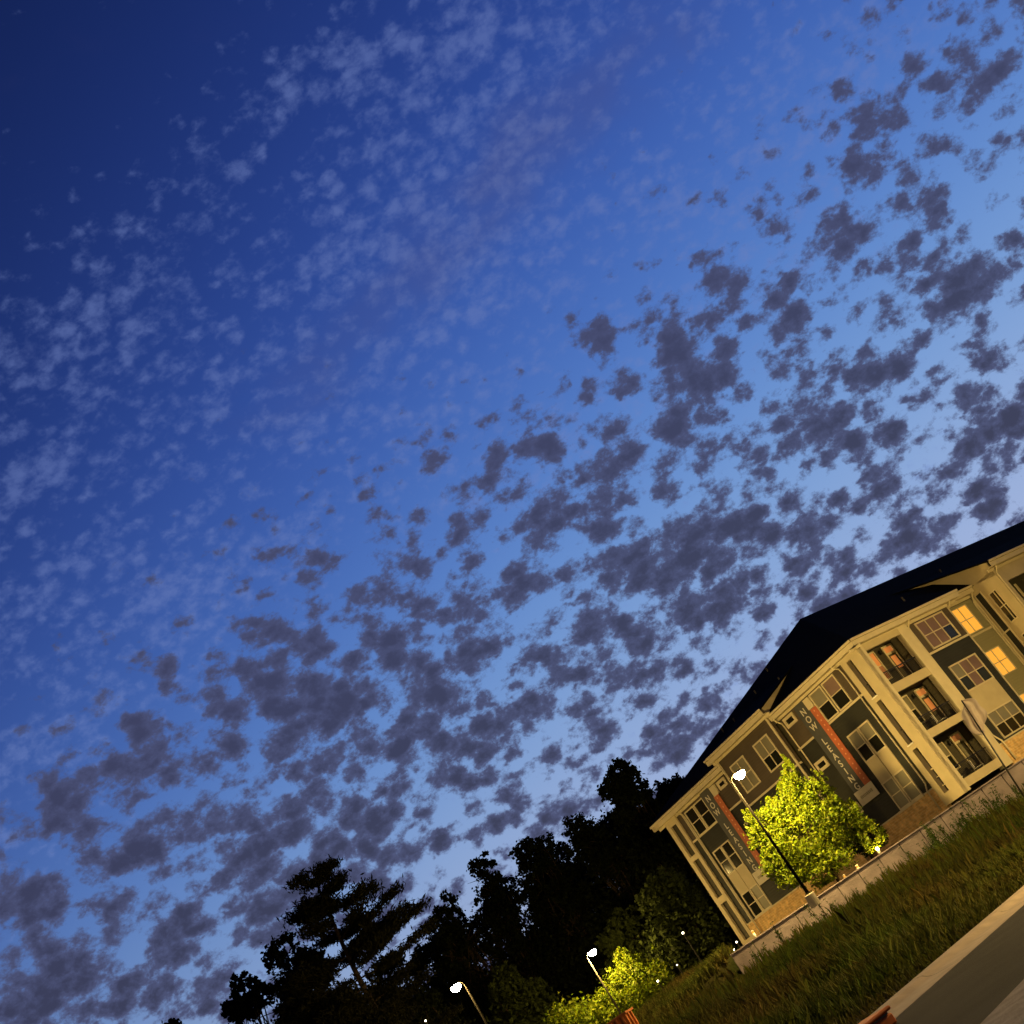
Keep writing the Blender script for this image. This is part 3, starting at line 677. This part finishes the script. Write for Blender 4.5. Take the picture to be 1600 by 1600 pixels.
# woods: broadleaf crowns (az, distance, top elevation deg, half width m)
rngw = np.random.default_rng(77)
def broadleaf(az, d, el, hw, seed, label, n=30000, leaf=.17, mk='leafdark', flatten=1.0, group='dark trees of the wood'):
    x, y = at(az, d); gz = float(ground(x, y)); H = 1.6+d*math.tan(R(el))-gz
    rg = np.random.default_rng(seed); lob = [(0, 0, H*.42, hw*.9, hw*.8, H*.33, 6), (0, 0, H*.2, hw, hw*.8, H*.2, 2.5)]
    for k in range(19):
        f = rg.uniform(.30, 1.0); th = rg.uniform(0, 2*math.pi); rr = hw*(1.05-.75*f**1.6)*rg.uniform(.5, 1.05); s = hw*rg.uniform(.18, .40)
        zc = H*f*.93 - s*.55
        lob.append((rr*math.cos(th), rr*math.sin(th)*.8, zc, s, s, s*rg.uniform(.8, 1.2), 1.25))
    s = hw*.33; lob.append((rg.uniform(-.25, .25)*hw, 0, H-s*1.05, s, s, s, 1.1))
    return tree('broadleaf_tree', (x, y, gz), lob, n, leaf, mk, label, 'tree', group, r0=.32, seed=seed, shell=.35, aspect=.7, dens=48, spr=(.07, .20))
broadleaf(-2.55, 108, 10.35, 3.9, 21, 'tallest dark tree of the wood, just left of the roof eave', n=34000)
broadleaf(-.7, 112, 8.6, 4.0, 22, 'dark tree half hidden behind the building corner')
broadleaf(-4.9, 112, 9.35, 4.2, 23, 'dark broadleaf tree next left of the tallest tree', n=30000)
broadleaf(-7.3, 115, 9.75, 4.2, 24, 'dark broadleaf tree in the middle of the wood above the second lamp', n=30000)
broadleaf(-9.8, 117, 10.2, 3.8, 25, 'ragged dark tree above and between the two left lamps', n=24000)
broadleaf(-12.0, 112, 9.5, 3.3, 26, 'dark tree directly above the leftmost lamp', n=22000)
broadleaf(-13.6, 118, 8.2, 3.2, 27, 'low dark tree between the pine and the leftmost lamp')
broadleaf(-17.9, 108, 11.7, 3.9, 28, 'dark broadleaf tree around the foot of the pine', n=24000)
broadleaf(-20.4, 106, 11.0, 3.8, 29, 'round dark tree at the left end of the wood', n=26000)
broadleaf(-23.3, 120, 10.75, 3.0, 30, 'tree top just showing at the bottom edge, far left')
broadleaf(-3.6, 96, 5.6, 3.2, 31, 'shorter dull green tree below the tallest tree', mk='leafmid')
broadleaf(-6.0, 104, 5.2, 3.0, 32, 'low green tree right behind the second lit tree', mk='leafmid')
broadleaf(-1.6, 100, 5.0, 2.4, 33, 'slim dark green tree touching the far building corner', mk='leafmid')
broadleaf(-11.2, 106, 5.9, 3.4, 34, 'dark green tree between the two left lamps', mk='leafmid')
broadleaf(-14.6, 100, 7.0, 3.2, 35, 'dark understorey tree right of the pine trunk')

broadleaf(-4.2, 128, 9.0, 6.6, 61, 'dark background tree filling the wood behind the tallest tree')
broadleaf(-7.0, 130, 9.1, 6.6, 62, 'dark background tree filling the wood above the second lamp')
broadleaf(-9.6, 132, 9.2, 6.4, 63, 'dark background tree filling the middle of the wood')
broadleaf(-12.2, 130, 8.7, 5.6, 64, 'dark background tree behind the leftmost lamp')
broadleaf(-15.0, 126, 8.8, 5.2, 65, 'dark background tree behind the pine trunk')
broadleaf(-18.8, 122, 9.8, 4.4, 66, 'dark background tree left behind the pine')
broadleaf(-1.4, 122, 8.2, 4.5, 67, 'dark background tree just beside the roof eave')
# pine
def pine(az, d, el, az_base, label, seed):
    rng = np.random.default_rng(seed); x, y = at(az_base, d); gz = float(ground(x, y)); H = 1.6+d*math.tan(R(el))-gz
    x1, y1 = at(az, d); lean = x1-x
    t = empty('pine_tree', (x, y, gz), 0, label=label, cat='tree'); m = MB(); C = []; D = []
    def tk(f): return Vector((lean*f**1.2 + .15*math.sin(f*7), .1*math.sin(f*5), H*f*.985))
    m.tube([tk(k/12) for k in range(13)], [.34*(1-.85*k/12)+.02 for k in range(13)], 9)
    f = .26
    while f < .99:
        for k in range(rng.integers(2, 4)):
            th = rng.uniform(0, 2*math.pi); ln = (1.0+5.3*math.sin(math.pi*min(1, (1-f)*1.05+.06))**.8)*rng.uniform(.55, 1.05)*(1 if f < .85 else .75)
            st = tk(f); dr = Vector((math.cos(th), math.sin(th), rng.uniform(-.05, .38))); e = st+dr*ln; mid = st.lerp(e, .5)+Vector((0, 0, -.06*ln))
            m.tube([st, st.lerp(mid, .5), mid, mid.lerp(e, .5), e], [.07*(1.2-f)+.02, .05, .04, .03, .015], 5)
            for q in range(int(9+ln*6.0)):
                u = rng.uniform(.28, 1.03); c = st.lerp(mid, u*2) if u < .5 else mid.lerp(e, u*2-1)
                side = Vector((-math.sin(th), math.cos(th), .1))*rng.normal()*.32*ln*.55*u
                c = c+side+Vector((0, 0, .12))
                kk = 34; p = rng.normal(size=(kk, 3))*np.array([.32, .32, .15])+np.array(c)
                C.append(p); dd = rng.normal(size=(kk, 3))*.6+np.array([dr.x*.6, dr.y*.6, .55]); D.append(dd/np.linalg.norm(dd, axis=1)[:, None])
                if q % 3 == 0: m.tube([mid.lerp(c, .2), c], [.02, .008], 4)
        f += rng.uniform(.022, .045)
    m.build('trunk', M['bark'], t, smooth=True)
    poly_mesh('crown', leaf_quads(np.concatenate(C), .19, rng, dirs=np.concatenate(D), aspect=.26), 4, M['needle'], t)
pine(-15.75, 92, 12.75, -16.2, 'tall ragged pine with open drooping branches against the clouds', 41)

# ---------------------------------------------------------------- grass and weeds on the bank
def grass():
    rng = np.random.default_rng(3); n = 420000
    x = rng.uniform(-14, 17, n); y = rng.uniform(24, 82, n); t = tcoord(x, y)
    az = np.degrees(np.arctan2(x, y))
    keep = (t > -.92) & ((y < wall_y(x)-.2) | (x < -3.4)) & (az > -9) & (az < 13.5) & (rng.random(n) < np.clip(1.5-.012*y, .2, 1))
    # patchy growth
    pt = .5+.5*np.sin(x*.55+1.7*np.sin(y*.31))*np.sin(y*.43+1.3*np.sin(x*.37)); keep &= rng.random(n) < .45+.55*pt
    x, y, t, pt = x[keep], y[keep], t[keep], pt[keep]; n = len(x); z = ground(x, y)
    h = (.14+.45*smooth((t+1)/3.0))*(.55+.6*pt)*rng.uniform(.5, 1.5, n); wd = rng.uniform(.010, .024, n)*(1+.012*y)
    th = rng.uniform(0, 2*math.pi, n); lx = rng.normal(size=n)*.28*h; ly = rng.normal(size=n)*.28*h
    b = np.stack([x, y, z-.02], -1); s = np.stack([np.cos(th)*wd, np.sin(th)*wd, np.zeros(n)], -1)
    mid = b+np.stack([lx*.35, ly*.35, h*.6], -1); tip = b+np.stack([lx, ly, h], -1)
    V = np.stack([b-s, b+s, mid+s*.7, tip, mid-s*.7], 1).reshape(-1, 3)
    # sparse tall seed stalks
    n = 16000; x = rng.uniform(-9, 16, n); y = rng.uniform(34, 68, n); t = tcoord(x, y); k = (t > 3) & (y < wall_y(x)-.25) & (rng.random(n) < np.clip(.15+(y-44)/22, .1, 1)); x, y = x[k], y[k]; n = len(x)
    cl = .5+.5*np.sin(x*1.9+2*np.sin(y*.8))*np.sin(y*1.1+x*.6); h = rng.uniform(.6, 1.35, n)*(.45+.6*cl); th = rng.uniform(0, 6.28, n); wd = .022
    b = np.stack([x, y, ground(x, y)], -1); s = np.stack([np.cos(th)*wd, np.sin(th)*wd*.5, np.zeros(n)], -1); lx = rng.normal(size=n)*.13*h; ly = rng.normal(size=n)*.1*h
    mid = b+np.stack([lx*.4, ly*.4, h*.8], -1); tip = b+np.stack([lx, ly, h], -1)
    V = np.concatenate([V, np.stack([b-s*.5, b+s*.5, mid+s*1.5, tip, mid-s*1.5], 1).reshape(-1, 3)])
    return poly_mesh('grass', V, 5, M['grass'])
tag(grass(), 'long unmown grass in green and straw tones covering the bank', 'grass', kind='stuff')

def weed(h, seed):
    rng = np.random.default_rng(seed); t = empty('tall_weed'); m = MB(); C = []
    for k in range(rng.integers(2, 5)):
        hh = h*rng.uniform(.6, 1); b = Vector((rng.normal()*.07, rng.normal()*.07, -.05)); e = b+Vector((rng.normal()*.14*hh, rng.normal()*.14*hh, hh))
        mid = b.lerp(e, .5)+Vector((rng.normal()*.03, rng.normal()*.03, 0)); m.tube([b, mid, e], [.014, .011, .004], 5)
        for q in range(int(34*hh)):
            u = rng.uniform(.12, 1.0); c = b.lerp(mid, u*2) if u < .5 else mid.lerp(e, u*2-1); C.append(np.array(c)+rng.normal(size=3)*.055*(1.4-u))
    m.build('stem', M['weed'], t); poly_mesh('leaves', leaf_quads(np.array(C), .055, rng, aspect=.3), 4, M['weed'], t)
    return t
rng = random.Random(9); protos = [weed(1.35, 50), weed(1.1, 51), weed(1.6, 52), weed(.9, 53)]
used = [False]*4; LB = ['tall thin weed standing before the pink retaining wall', 'leafy mid-height weed on the grassy bank']
spots = []
for i in range(52):
    x = rng.uniform(-2.6, 15); spots.append((x, wall_y(x)-rng.uniform(.3, 2.6), 0))
for i in range(26): x = rng.uniform(6.5, 12.5); spots.append((x, wall_y(x)-rng.uniform(.5, 6.0), 0))
for i in range(26):
    while True:
        x = rng.uniform(-9, 13); y = rng.uniform(32, 62)
        if tcoord(x, y) > 2.5 and -9 < math.degrees(math.atan2(x, y)) < 12: break
    spots.append((x, y, 1))
for (x, y, k) in spots:
    j = rng.randrange(4); o = protos[j] if not used[j] else copy_tree(protos[j]); used[j] = True
    o.location = (x, y, float(ground(x, y))); o.rotation_euler = (0, 0, rng.uniform(0, 6.28)); s = rng.uniform(.9, 1.6) if k == 0 else rng.uniform(.45, .7); o.scale = (s, s, s)
    tag(o, LB[k], 'weed', ('tall weeds along the retaining wall', 'weeds scattered over the grassy bank')[k])

# ---------------------------------------------------------------- clouds: a shell of altocumulus high above
DARK = '21.9 17.4 1.89 1.09 -6 1;13.6 16.6 1.82 1.25 -39 1;15.6 15 1.14 0.81 -39 0.9;27.6 23.6 1.41 1.06 -48 0.62;22.7 24.2 0.94 1.54 -45 0.72;19 22 1.07 0.87 -12 0.72;22.4 25.8 0.35 0.85 -45 0.5;22.8 21.2 0.54 0.78 -44 0.6;15.5 21.4 0.94 1.36 -41 0.85;14.3 24.2 0.74 0.93 -40 0.85;8 25.6 1.2 0.82 -28 0.85;10.9 23.2 0.86 1.24 -39 0.85;12 21.6 0.69 1.65 -49 0.8;10 21 1.35 0.91 -58 0.95;8.3 20.5 0.87 0.81 -37 1;5.8 21 0.93 1.58 -46 1;3.1 23.2 1.16 0.94 -35 0.7;2.2 21.1 0.94 1.27 -35 0.9;1 20.4 0.99 0.61 -34 0.95;2.8 18.7 0.69 1.26 -55 0.8;6.2 18.7 0.71 0.71 -36 0.75;8.4 18.4 0.81 0.59 -37 0.6;0.3 23.3 0.55 1.16 -44 0.6;-2.1 21.5 0.83 1.24 -33 0.4;-1.3 19 0.99 0.99 -34 0.9;0.1 17.6 0.55 0.93 -34 0.75;-3.9 19.7 0.99 0.82 -33 0.95;4.8 16 2.49 1.25 -15 1;7.9 15 1.66 1.33 -36 0.95;0.9 15.4 1.37 0.82 -34 1;10.4 13.4 0.78 1.2 -37 0.95;13.3 10.8 1.56 0.86 -17 0.95;17.8 12 1.85 0.83 2 1;20 12.4 0.77 0.86 -41 1;16.4 10.2 1.12 0.73 -17 1;6 13 1.33 0.8 -35 0.85;4.2 13.6 1.62 0.7 -35 0.7;8.5 12.3 1.1 0.58 -16 0.6;10.4 16.5 0.85 0.79 -38 0.65;17.4 16.6 1.31 0.91 -41 0.85;15.7 17 0.77 0.67 -40 0.7;20.5 14.6 1.02 0.63 -20 0.75;-6.3 22.6 0.98 0.66 -32 0.75;-5 22.2 0.6 0.44 -32 0.75;-8 22 0.54 0.87 -31 0.75;-6.3 19.9 0.82 0.55 -32 0.6;-4.9 17.3 0.88 1.42 -32 0.85;-2.1 14.6 1.31 1.26 -23 0.95;0.7 12.7 1.41 1.14 -14 0.85;-7.6 16.8 0.98 1.52 -22 1;-8 19.4 0.98 0.98 -31 0.85;-10.9 18.5 1.13 1.67 -41 0.95;-12.1 22.5 0.85 0.69 -30 0.75;-10.7 21.6 0.54 0.86 -30 0.7;-13.7 21.4 1.11 0.79 -30 0.85;-12 19.9 0.86 0.7 -30 0.8;-17.5 23.1 0.77 0.67 -28 0.7;-15.8 21.1 0.94 0.52 -29 0.75;-13.7 18.7 1.11 1.59 -30 0.95;-9.9 15.8 1.24 1.08 -31 1;-7.2 14.2 1.41 0.98 -32 1;-8.5 13.3 0.86 0.59 -32 1;-5 14.2 1.25 0.71 -13 0.95;-2.1 11.6 0.87 0.6 -33 0.8;0.4 9.3 1.28 0.8 -4 0.95;2.4 10 1.39 0.59 -14 0.7;-20.5 20.3 1.56 0.91 -7 0.95;-17.9 19.6 1.08 0.82 -29 0.8;-16 19.1 0.58 0.42 -29 0.8;-19.4 21.9 0.91 0.51 -28 0.75;-23.3 19.9 1.03 1.12 -7 0.95;-25.8 17.4 1.48 0.71 -7 0.95;-21.4 17.3 1.15 0.9 -29 0.95;-17.9 17.1 1.08 1.08 -29 0.85;-14.7 15.2 1.42 1.11 10 1;-12.7 13.3 1.65 1.54 -21 1;-17.7 14.8 1.34 0.72 0 1;-21.4 13.7 0.9 0.9 -30 1;-23.1 14.9 0.79 0.54 -29 0.85;-26.1 15.5 1.09 0.76 -29 0.95;-25.7 13.8 1.24 1 -29 0.95;-27.8 14 1.21 0.98 -29 0.95;-23.7 12.3 1.51 0.88 -30 0.95;-21.5 10.7 1.04 0.79 -30 0.85;-10.3 11.4 0.72 0.69 -31 0.8;-8.2 10.8 0.59 0.59 -32 0.75;-6.9 11.2 0.86 0.59 -3 0.85;-5.5 9.4 1.13 0.7 -3 0.8;-13.6 10.7 0.84 0.58 -31 0.8;9 10.7 1.04 0.42 -11 0.75;-22.9 17.6 0.74 0.49 -28 0.7;-12.4 16 0.8 0.53 -31 0.7;-4.4 12.1 0.81 0.54 -3 0.6;1.3 14 0.98 0.49 -14 0.7;13.4 8.8 0.75 0.5 -6 0.6;5 10.2 0.79 0.37 -15 0.6;-17.9 12.6 1.54 1.03 0 0.85;-15.4 12.9 1.05 0.78 -11 0.6;-1.9 25.3 0.71 0.55 -33 0.42;-5.4 24.4 0.82 0.55 -32 0.4;-9 24.8 0.81 0.43 -31 0.3;20.4 20.1 0.9 0.85 -43 0.55;25.1 21.8 0.96 0.72 -46 0.4;26.2 20.4 0.94 0.42 -46 0.5;18.4 15 0.84 0.45 -41 0.6;16.8 24.9 0.57 0.78 -42 0.42;6 23.6 0.82 0.82 -36 0.5;8.4 23 0.65 0.54 -38 0.5;2.4 14.6 0.65 0.54 -35 0.5;13.6 13.3 1.28 0.66 -18 0.75;10.8 11.4 1.03 0.41 -16 0.6'
PALE = '7.6 40 2.33 1.04 -28 0.8;3.6 40.7 1.55 0.88 -16 0.8;2.7 37.2 2 1.21 -15 0.9;-3.7 39.5 1.69 1.08 3 0.85;-7.8 38.3 1.88 0.87 -9 0.8;-3.4 35.7 1.21 0.68 -2 0.95;-10.3 36.4 2.8 0.92 -23 0.9;-13.1 34.4 2.28 0.91 3 0.9;-18.1 32.8 1.62 0.79 6 1;-20.1 30.9 1.07 0.54 -15 1;-17.3 29.1 1.92 0.61 10 0.85;-10.3 33.9 1.55 0.78 2 0.8;2.4 34.2 2.3 1.23 0 0.75;8.3 36.1 1.85 1.59 1 0.7;13.1 34.6 2.37 1.58 -2 0.7;18.2 29.9 0.83 0.78 -43 1;14.9 30.2 1.21 1.05 -2 0.75;11.8 29.5 1.77 1.07 5 0.65;9.1 29.6 1.08 0.81 -38 0.8;3.9 29.4 0.87 0.71 -36 0.8;3.2 26.2 0.93 0.6 5 0.7;7.5 28.2 1.36 0.68 -27 0.8;-8 26.8 0.54 0.46 -31 1;-1.7 25.1 0.74 0.6 -33 0.7;-6.3 28.7 1.78 0.81 4 0.7;-9.3 31.8 1.58 0.79 6 0.6;0 29.4 1.36 0.82 -4 0.6;-16.1 26.2 1.18 0.41 13 0.7;-19.3 27.9 1.25 0.4 -5 0.5;-3.1 29.2 1.63 0.71 2 0.6;19.6 26.7 1.54 1.02 -13 0.55;23.6 29.2 1.49 0.75 -27 0.5;19.4 32.8 1.79 1.02 -15 0.5;-0.4 40 1.03 0.52 -4 0.4;-9.3 25.9 1.34 0.81 -20 0.7;5.1 32.6 1.62 0.81 3 0.55;21.4 29.7 1.27 1.01 -25 0.6;14.5 27.4 1.06 0.9 -11 0.6;-1.9 27.9 1.37 0.55 -3 0.6;-9.5 28.2 1.6 0.59 6 0.55'
RC = 6000.0
azs = np.arange(-75, 75.01, .25); els = np.concatenate([np.arange(0, 60, .25), np.arange(60, 88, 2)])
AZ, EL = np.meshgrid(azs, els); ny, nx = AZ.shape
def field(txt, base):
    F = base.copy()
    for row in txt.split(';'):
        a, e, ra, rb, rot, s = map(float, row.split())
        msk = (np.abs(AZ-a)*math.cos(R(e)) < 3*max(ra, rb)) & (np.abs(EL-e) < 3*max(ra, rb))
        dx = (AZ[msk]-a)*np.cos(R(e)); dy = EL[msk]-e; c, s_ = math.cos(R(rot)), math.sin(R(rot))
        u = (dx*c+dy*s_)/ra; v = (-dx*s_+dy*c)/rb; q = s*np.exp(-.5*(u*u+v*v)*1.9)
        F[msk] = 1-(1-F[msk])*(1-q)
    return F
line = 27-.16*AZ+.36*np.maximum(0, AZ-6)-.42*np.maximum(0, -9-AZ)                 # dark clouds fill the sky below this line, pale wisps above
basD = .44*smooth((line-EL+3)/8)+.08*smooth((-8-AZ)/10)*smooth((24-EL)/8)
basP = .64*smooth((EL-line+9)/6)*smooth((46-EL)/9)-.25*smooth((EL-39)/6)
basD = basD-.22*(1-smooth((line-EL+9)/8))
FD = field(DARK, basD); FP = field(PALE, basP)
FM = field('16 33.4 3.6 1.9 9 .8;9.7 33.3 3.8 2.1 8 .9;2.6 32.1 4 1.9 6 .9;-4.9 30.8 3.4 1.5 6 .7;20.9 33 2.4 1.5 5 .6', basD*0)
ca = np.cos(np.radians(EL)); Vc = np.stack([np.sin(np.radians(AZ))*ca, np.cos(np.radians(AZ))*ca, np.sin(np.radians(EL))], -1)*RC
ii = np.arange(ny*nx).reshape(ny, nx)
Fc = np.stack([ii[:-1, :-1], ii[1:, :-1], ii[1:, 1:], ii[:-1, 1:]], -1).reshape(-1, 4)
me = bpy.data.meshes.new('clouds'); me.from_pydata(Vc.reshape(-1, 3).tolist(), [], Fc.tolist())
for nm, F in (('dark', FD), ('pale', FP), ('mauve', FM)):
    at_ = me.attributes.new(nm, 'FLOAT', 'POINT'); at_.data.foreach_set('value', F.ravel().astype(np.float32))
me.polygons.foreach_set('use_smooth', [True]*len(me.polygons))
mc = bpy.data.materials.new('cloud'); mc.use_nodes = True; n = mc.node_tree; n.nodes.clear()
def N(t, **k):
    q = n.nodes.new(t)
    for a, b in k.items(): setattr(q, a, b)
    return q
def math_(op, a, b=None, c=None):
    q = N('ShaderNodeMath', operation=op)
    for i, v in enumerate((a, b, c)):
        if v is None: continue
        if isinstance(v, (int, float)): q.inputs[i].default_value = v
        else: lnk(n, v, q.inputs[i])
    return q.outputs[0]
def noise(vec, scale, detail=6, rough=.55, dist=0.):
    q = N('ShaderNodeTexNoise'); q.inputs['Scale'].default_value = scale; q.inputs['Detail'].default_value = detail
    q.inputs['Roughness'].default_value = rough; q.inputs['Distortion'].default_value = dist; lnk(n, vec, q.inputs['Vector']); return q.outputs[0]
def srange(v, a, b, c=0., d=1.):
    q = N('ShaderNodeMapRange', interpolation_type='SMOOTHSTEP'); lnk(n, v, q.inputs[0])
    for i, x in enumerate((a, b, c, d)): q.inputs[i+1].default_value = x
    return q.outputs[0]
geo = N('ShaderNodeNewGeometry'); vn = N('ShaderNodeVectorMath', operation='SCALE'); vn.inputs['Scale'].default_value = 1/RC; lnk(n, geo.outputs['Position'], vn.inputs[0])
Pn = vn.outputs[0]
sp0 = N('ShaderNodeSeparateXYZ'); lnk(n, Pn, sp0.inputs[0])
pk = N('ShaderNodeVectorMath', operation='SCALE'); lnk(n, Pn, pk.inputs[0]); lnk(n, math_('MULTIPLY_ADD', sp0.outputs[2], -1.0, 1.55), pk.inputs['Scale'])
P0 = pk.outputs[0]
mpv = N('ShaderNodeMapping'); lnk(n, P0, mpv.inputs[0]); mpv.inputs['Scale'].default_value = (1, 1, 1.25)
aD = N('ShaderNodeAttribute', attribute_name='dark').outputs['Fac']; aP = N('ShaderNodeAttribute', attribute_name='pale').outputs['Fac']
wv = N('ShaderNodeTexNoise'); wv.inputs['Scale'].default_value = 60; wv.inputs['Detail'].default_value = 4; lnk(n, P0, wv.inputs['Vector'])
ws = N('ShaderNodeVectorMath', operation='SCALE'); ws.inputs['Scale'].default_value = .022; lnk(n, wv.outputs['Color'], ws.inputs[0])
wa = N('ShaderNodeVectorMath', operation='ADD'); lnk(n, mpv.outputs[0], wa.inputs[0]); lnk(n, ws.outputs[0], wa.inputs[1])
vo = N('ShaderNodeTexVoronoi'); vo.feature = 'SMOOTH_F1'; vo.inputs['Scale'].default_value = 40; vo.inputs['Smoothness'].default_value = .35; lnk(n, wa.outputs[0], vo.inputs['Vector'])
cell = math_('SUBTRACT', .46, vo.outputs['Distance'])
nA = noise(mpv.outputs[0], 24, 3, .5, .3); nB = noise(mpv.outputs[0], 62, 9, .66, .25); nC = noise(P0, 190, 6, .62)
# dark: blob field + lumpy noise
d0 = math_('MULTIPLY_ADD', cell, .95, math_('MULTIPLY', aD, 1.0))
d1 = math_('MULTIPLY_ADD', math_('SUBTRACT', nA, .5), .55, d0)
d2 = math_('MULTIPLY_ADD', math_('SUBTRACT', nB, .5), 1.25, d1)
nD = noise(P0, 120, 5, .6, .3)
d3 = math_('MULTIPLY_ADD', math_('SUBTRACT', nC, .5), .45, math_('MULTIPLY_ADD', math_('SUBTRACT', nD, .5), .45, d2))
fD = srange(d3, .34, .74, 0, .96)
nP = noise(P0, 78, 6, .6, .2)
vp = N('ShaderNodeTexVoronoi'); vp.feature = 'SMOOTH_F1'; vp.inputs['Scale'].default_value = 62; vp.inputs['Smoothness'].default_value = .4; lnk(n, wa.outputs[0], vp.inputs['Vector'])
rm = N('ShaderNodeMapping'); lnk(n, P0, rm.inputs[0]); rm.inputs['Scale'].default_value = (5, 5, 30)
row = noise(rm.outputs[0], 1, 4, .5)
p0 = math_('MULTIPLY_ADD', math_('SUBTRACT', .46, vp.outputs['Distance']), 1.15, math_('MULTIPLY', aP, .72))
ph = math_('MULTIPLY_ADD', math_('SUBTRACT', row, .5), 1.5, p0)
p1 = math_('MULTIPLY_ADD', math_('SUBTRACT', nP, .5), 1.5, ph); p2 = math_('MULTIPLY_ADD', math_('SUBTRACT', nC, .5), .9, p1)
fP = srange(p2, .22, 1.3, 0, .52)
# colours: violet grey low and thick, bluish thin edges
sz = N('ShaderNodeSeparateXYZ'); lnk(n, Pn, sz.inputs[0])
hi = srange(sz.outputs[2], .12, .55)
def mixc(f, a, b):
    q = N('ShaderNodeMix', data_type='RGBA')
    if isinstance(f, (int, float)): q.inputs[0].default_value = f
    else: lnk(n, f, q.inputs[0])
    for i, v in ((6, a), (7, b)):
        if isinstance(v, tuple): q.inputs[i].default_value = (*v, 1)
        else: lnk(n, v, q.inputs[i])
    return q.outputs[2]
thick = srange(d3, .55, 1.15)
cD = mixc(thick, (.078, .090, .19), (.038, .039, .078)); cD = mixc(math_('MULTIPLY', hi, .75), cD, (.056, .064, .140))
cP = mixc(hi, (.19, .28, .62), (.13, .19, .46))
def emis(c):
    e = N('ShaderNodeEmission'); lnk(n, c, e.inputs[0]); return e.outputs[0]
def mixs(f, a, b):
    q = N('ShaderNodeMixShader'); lnk(n, f, q.inputs[0]); lnk(n, a, q.inputs[1]); lnk(n, b, q.inputs[2]); return q.outputs[0]
tr = N('ShaderNodeBsdfTransparent').outputs[0]
aM = N('ShaderNodeAttribute', attribute_name='mauve').outputs['Fac']
fM = math_('MULTIPLY', srange(math_('MULTIPLY_ADD', math_('SUBTRACT', nA, .5), .9, math_('MULTIPLY', aM, .8)), .05, 1.2), .30)
fin = mixs(fD, mixs(fM, mixs(fP, tr, emis(cP)), emis(mixc(.5, (.085, .075, .17), (.085, .075, .17)))), emis(cD))
o_ = N('ShaderNodeOutputMaterial'); lnk(n, fin, o_.inputs[0])
mc.cycles.emission_sampling = 'NONE'
me.materials.append(mc)
co = bpy.data.objects.new('clouds', me); COL.objects.link(co); tag(co, kind='structure')
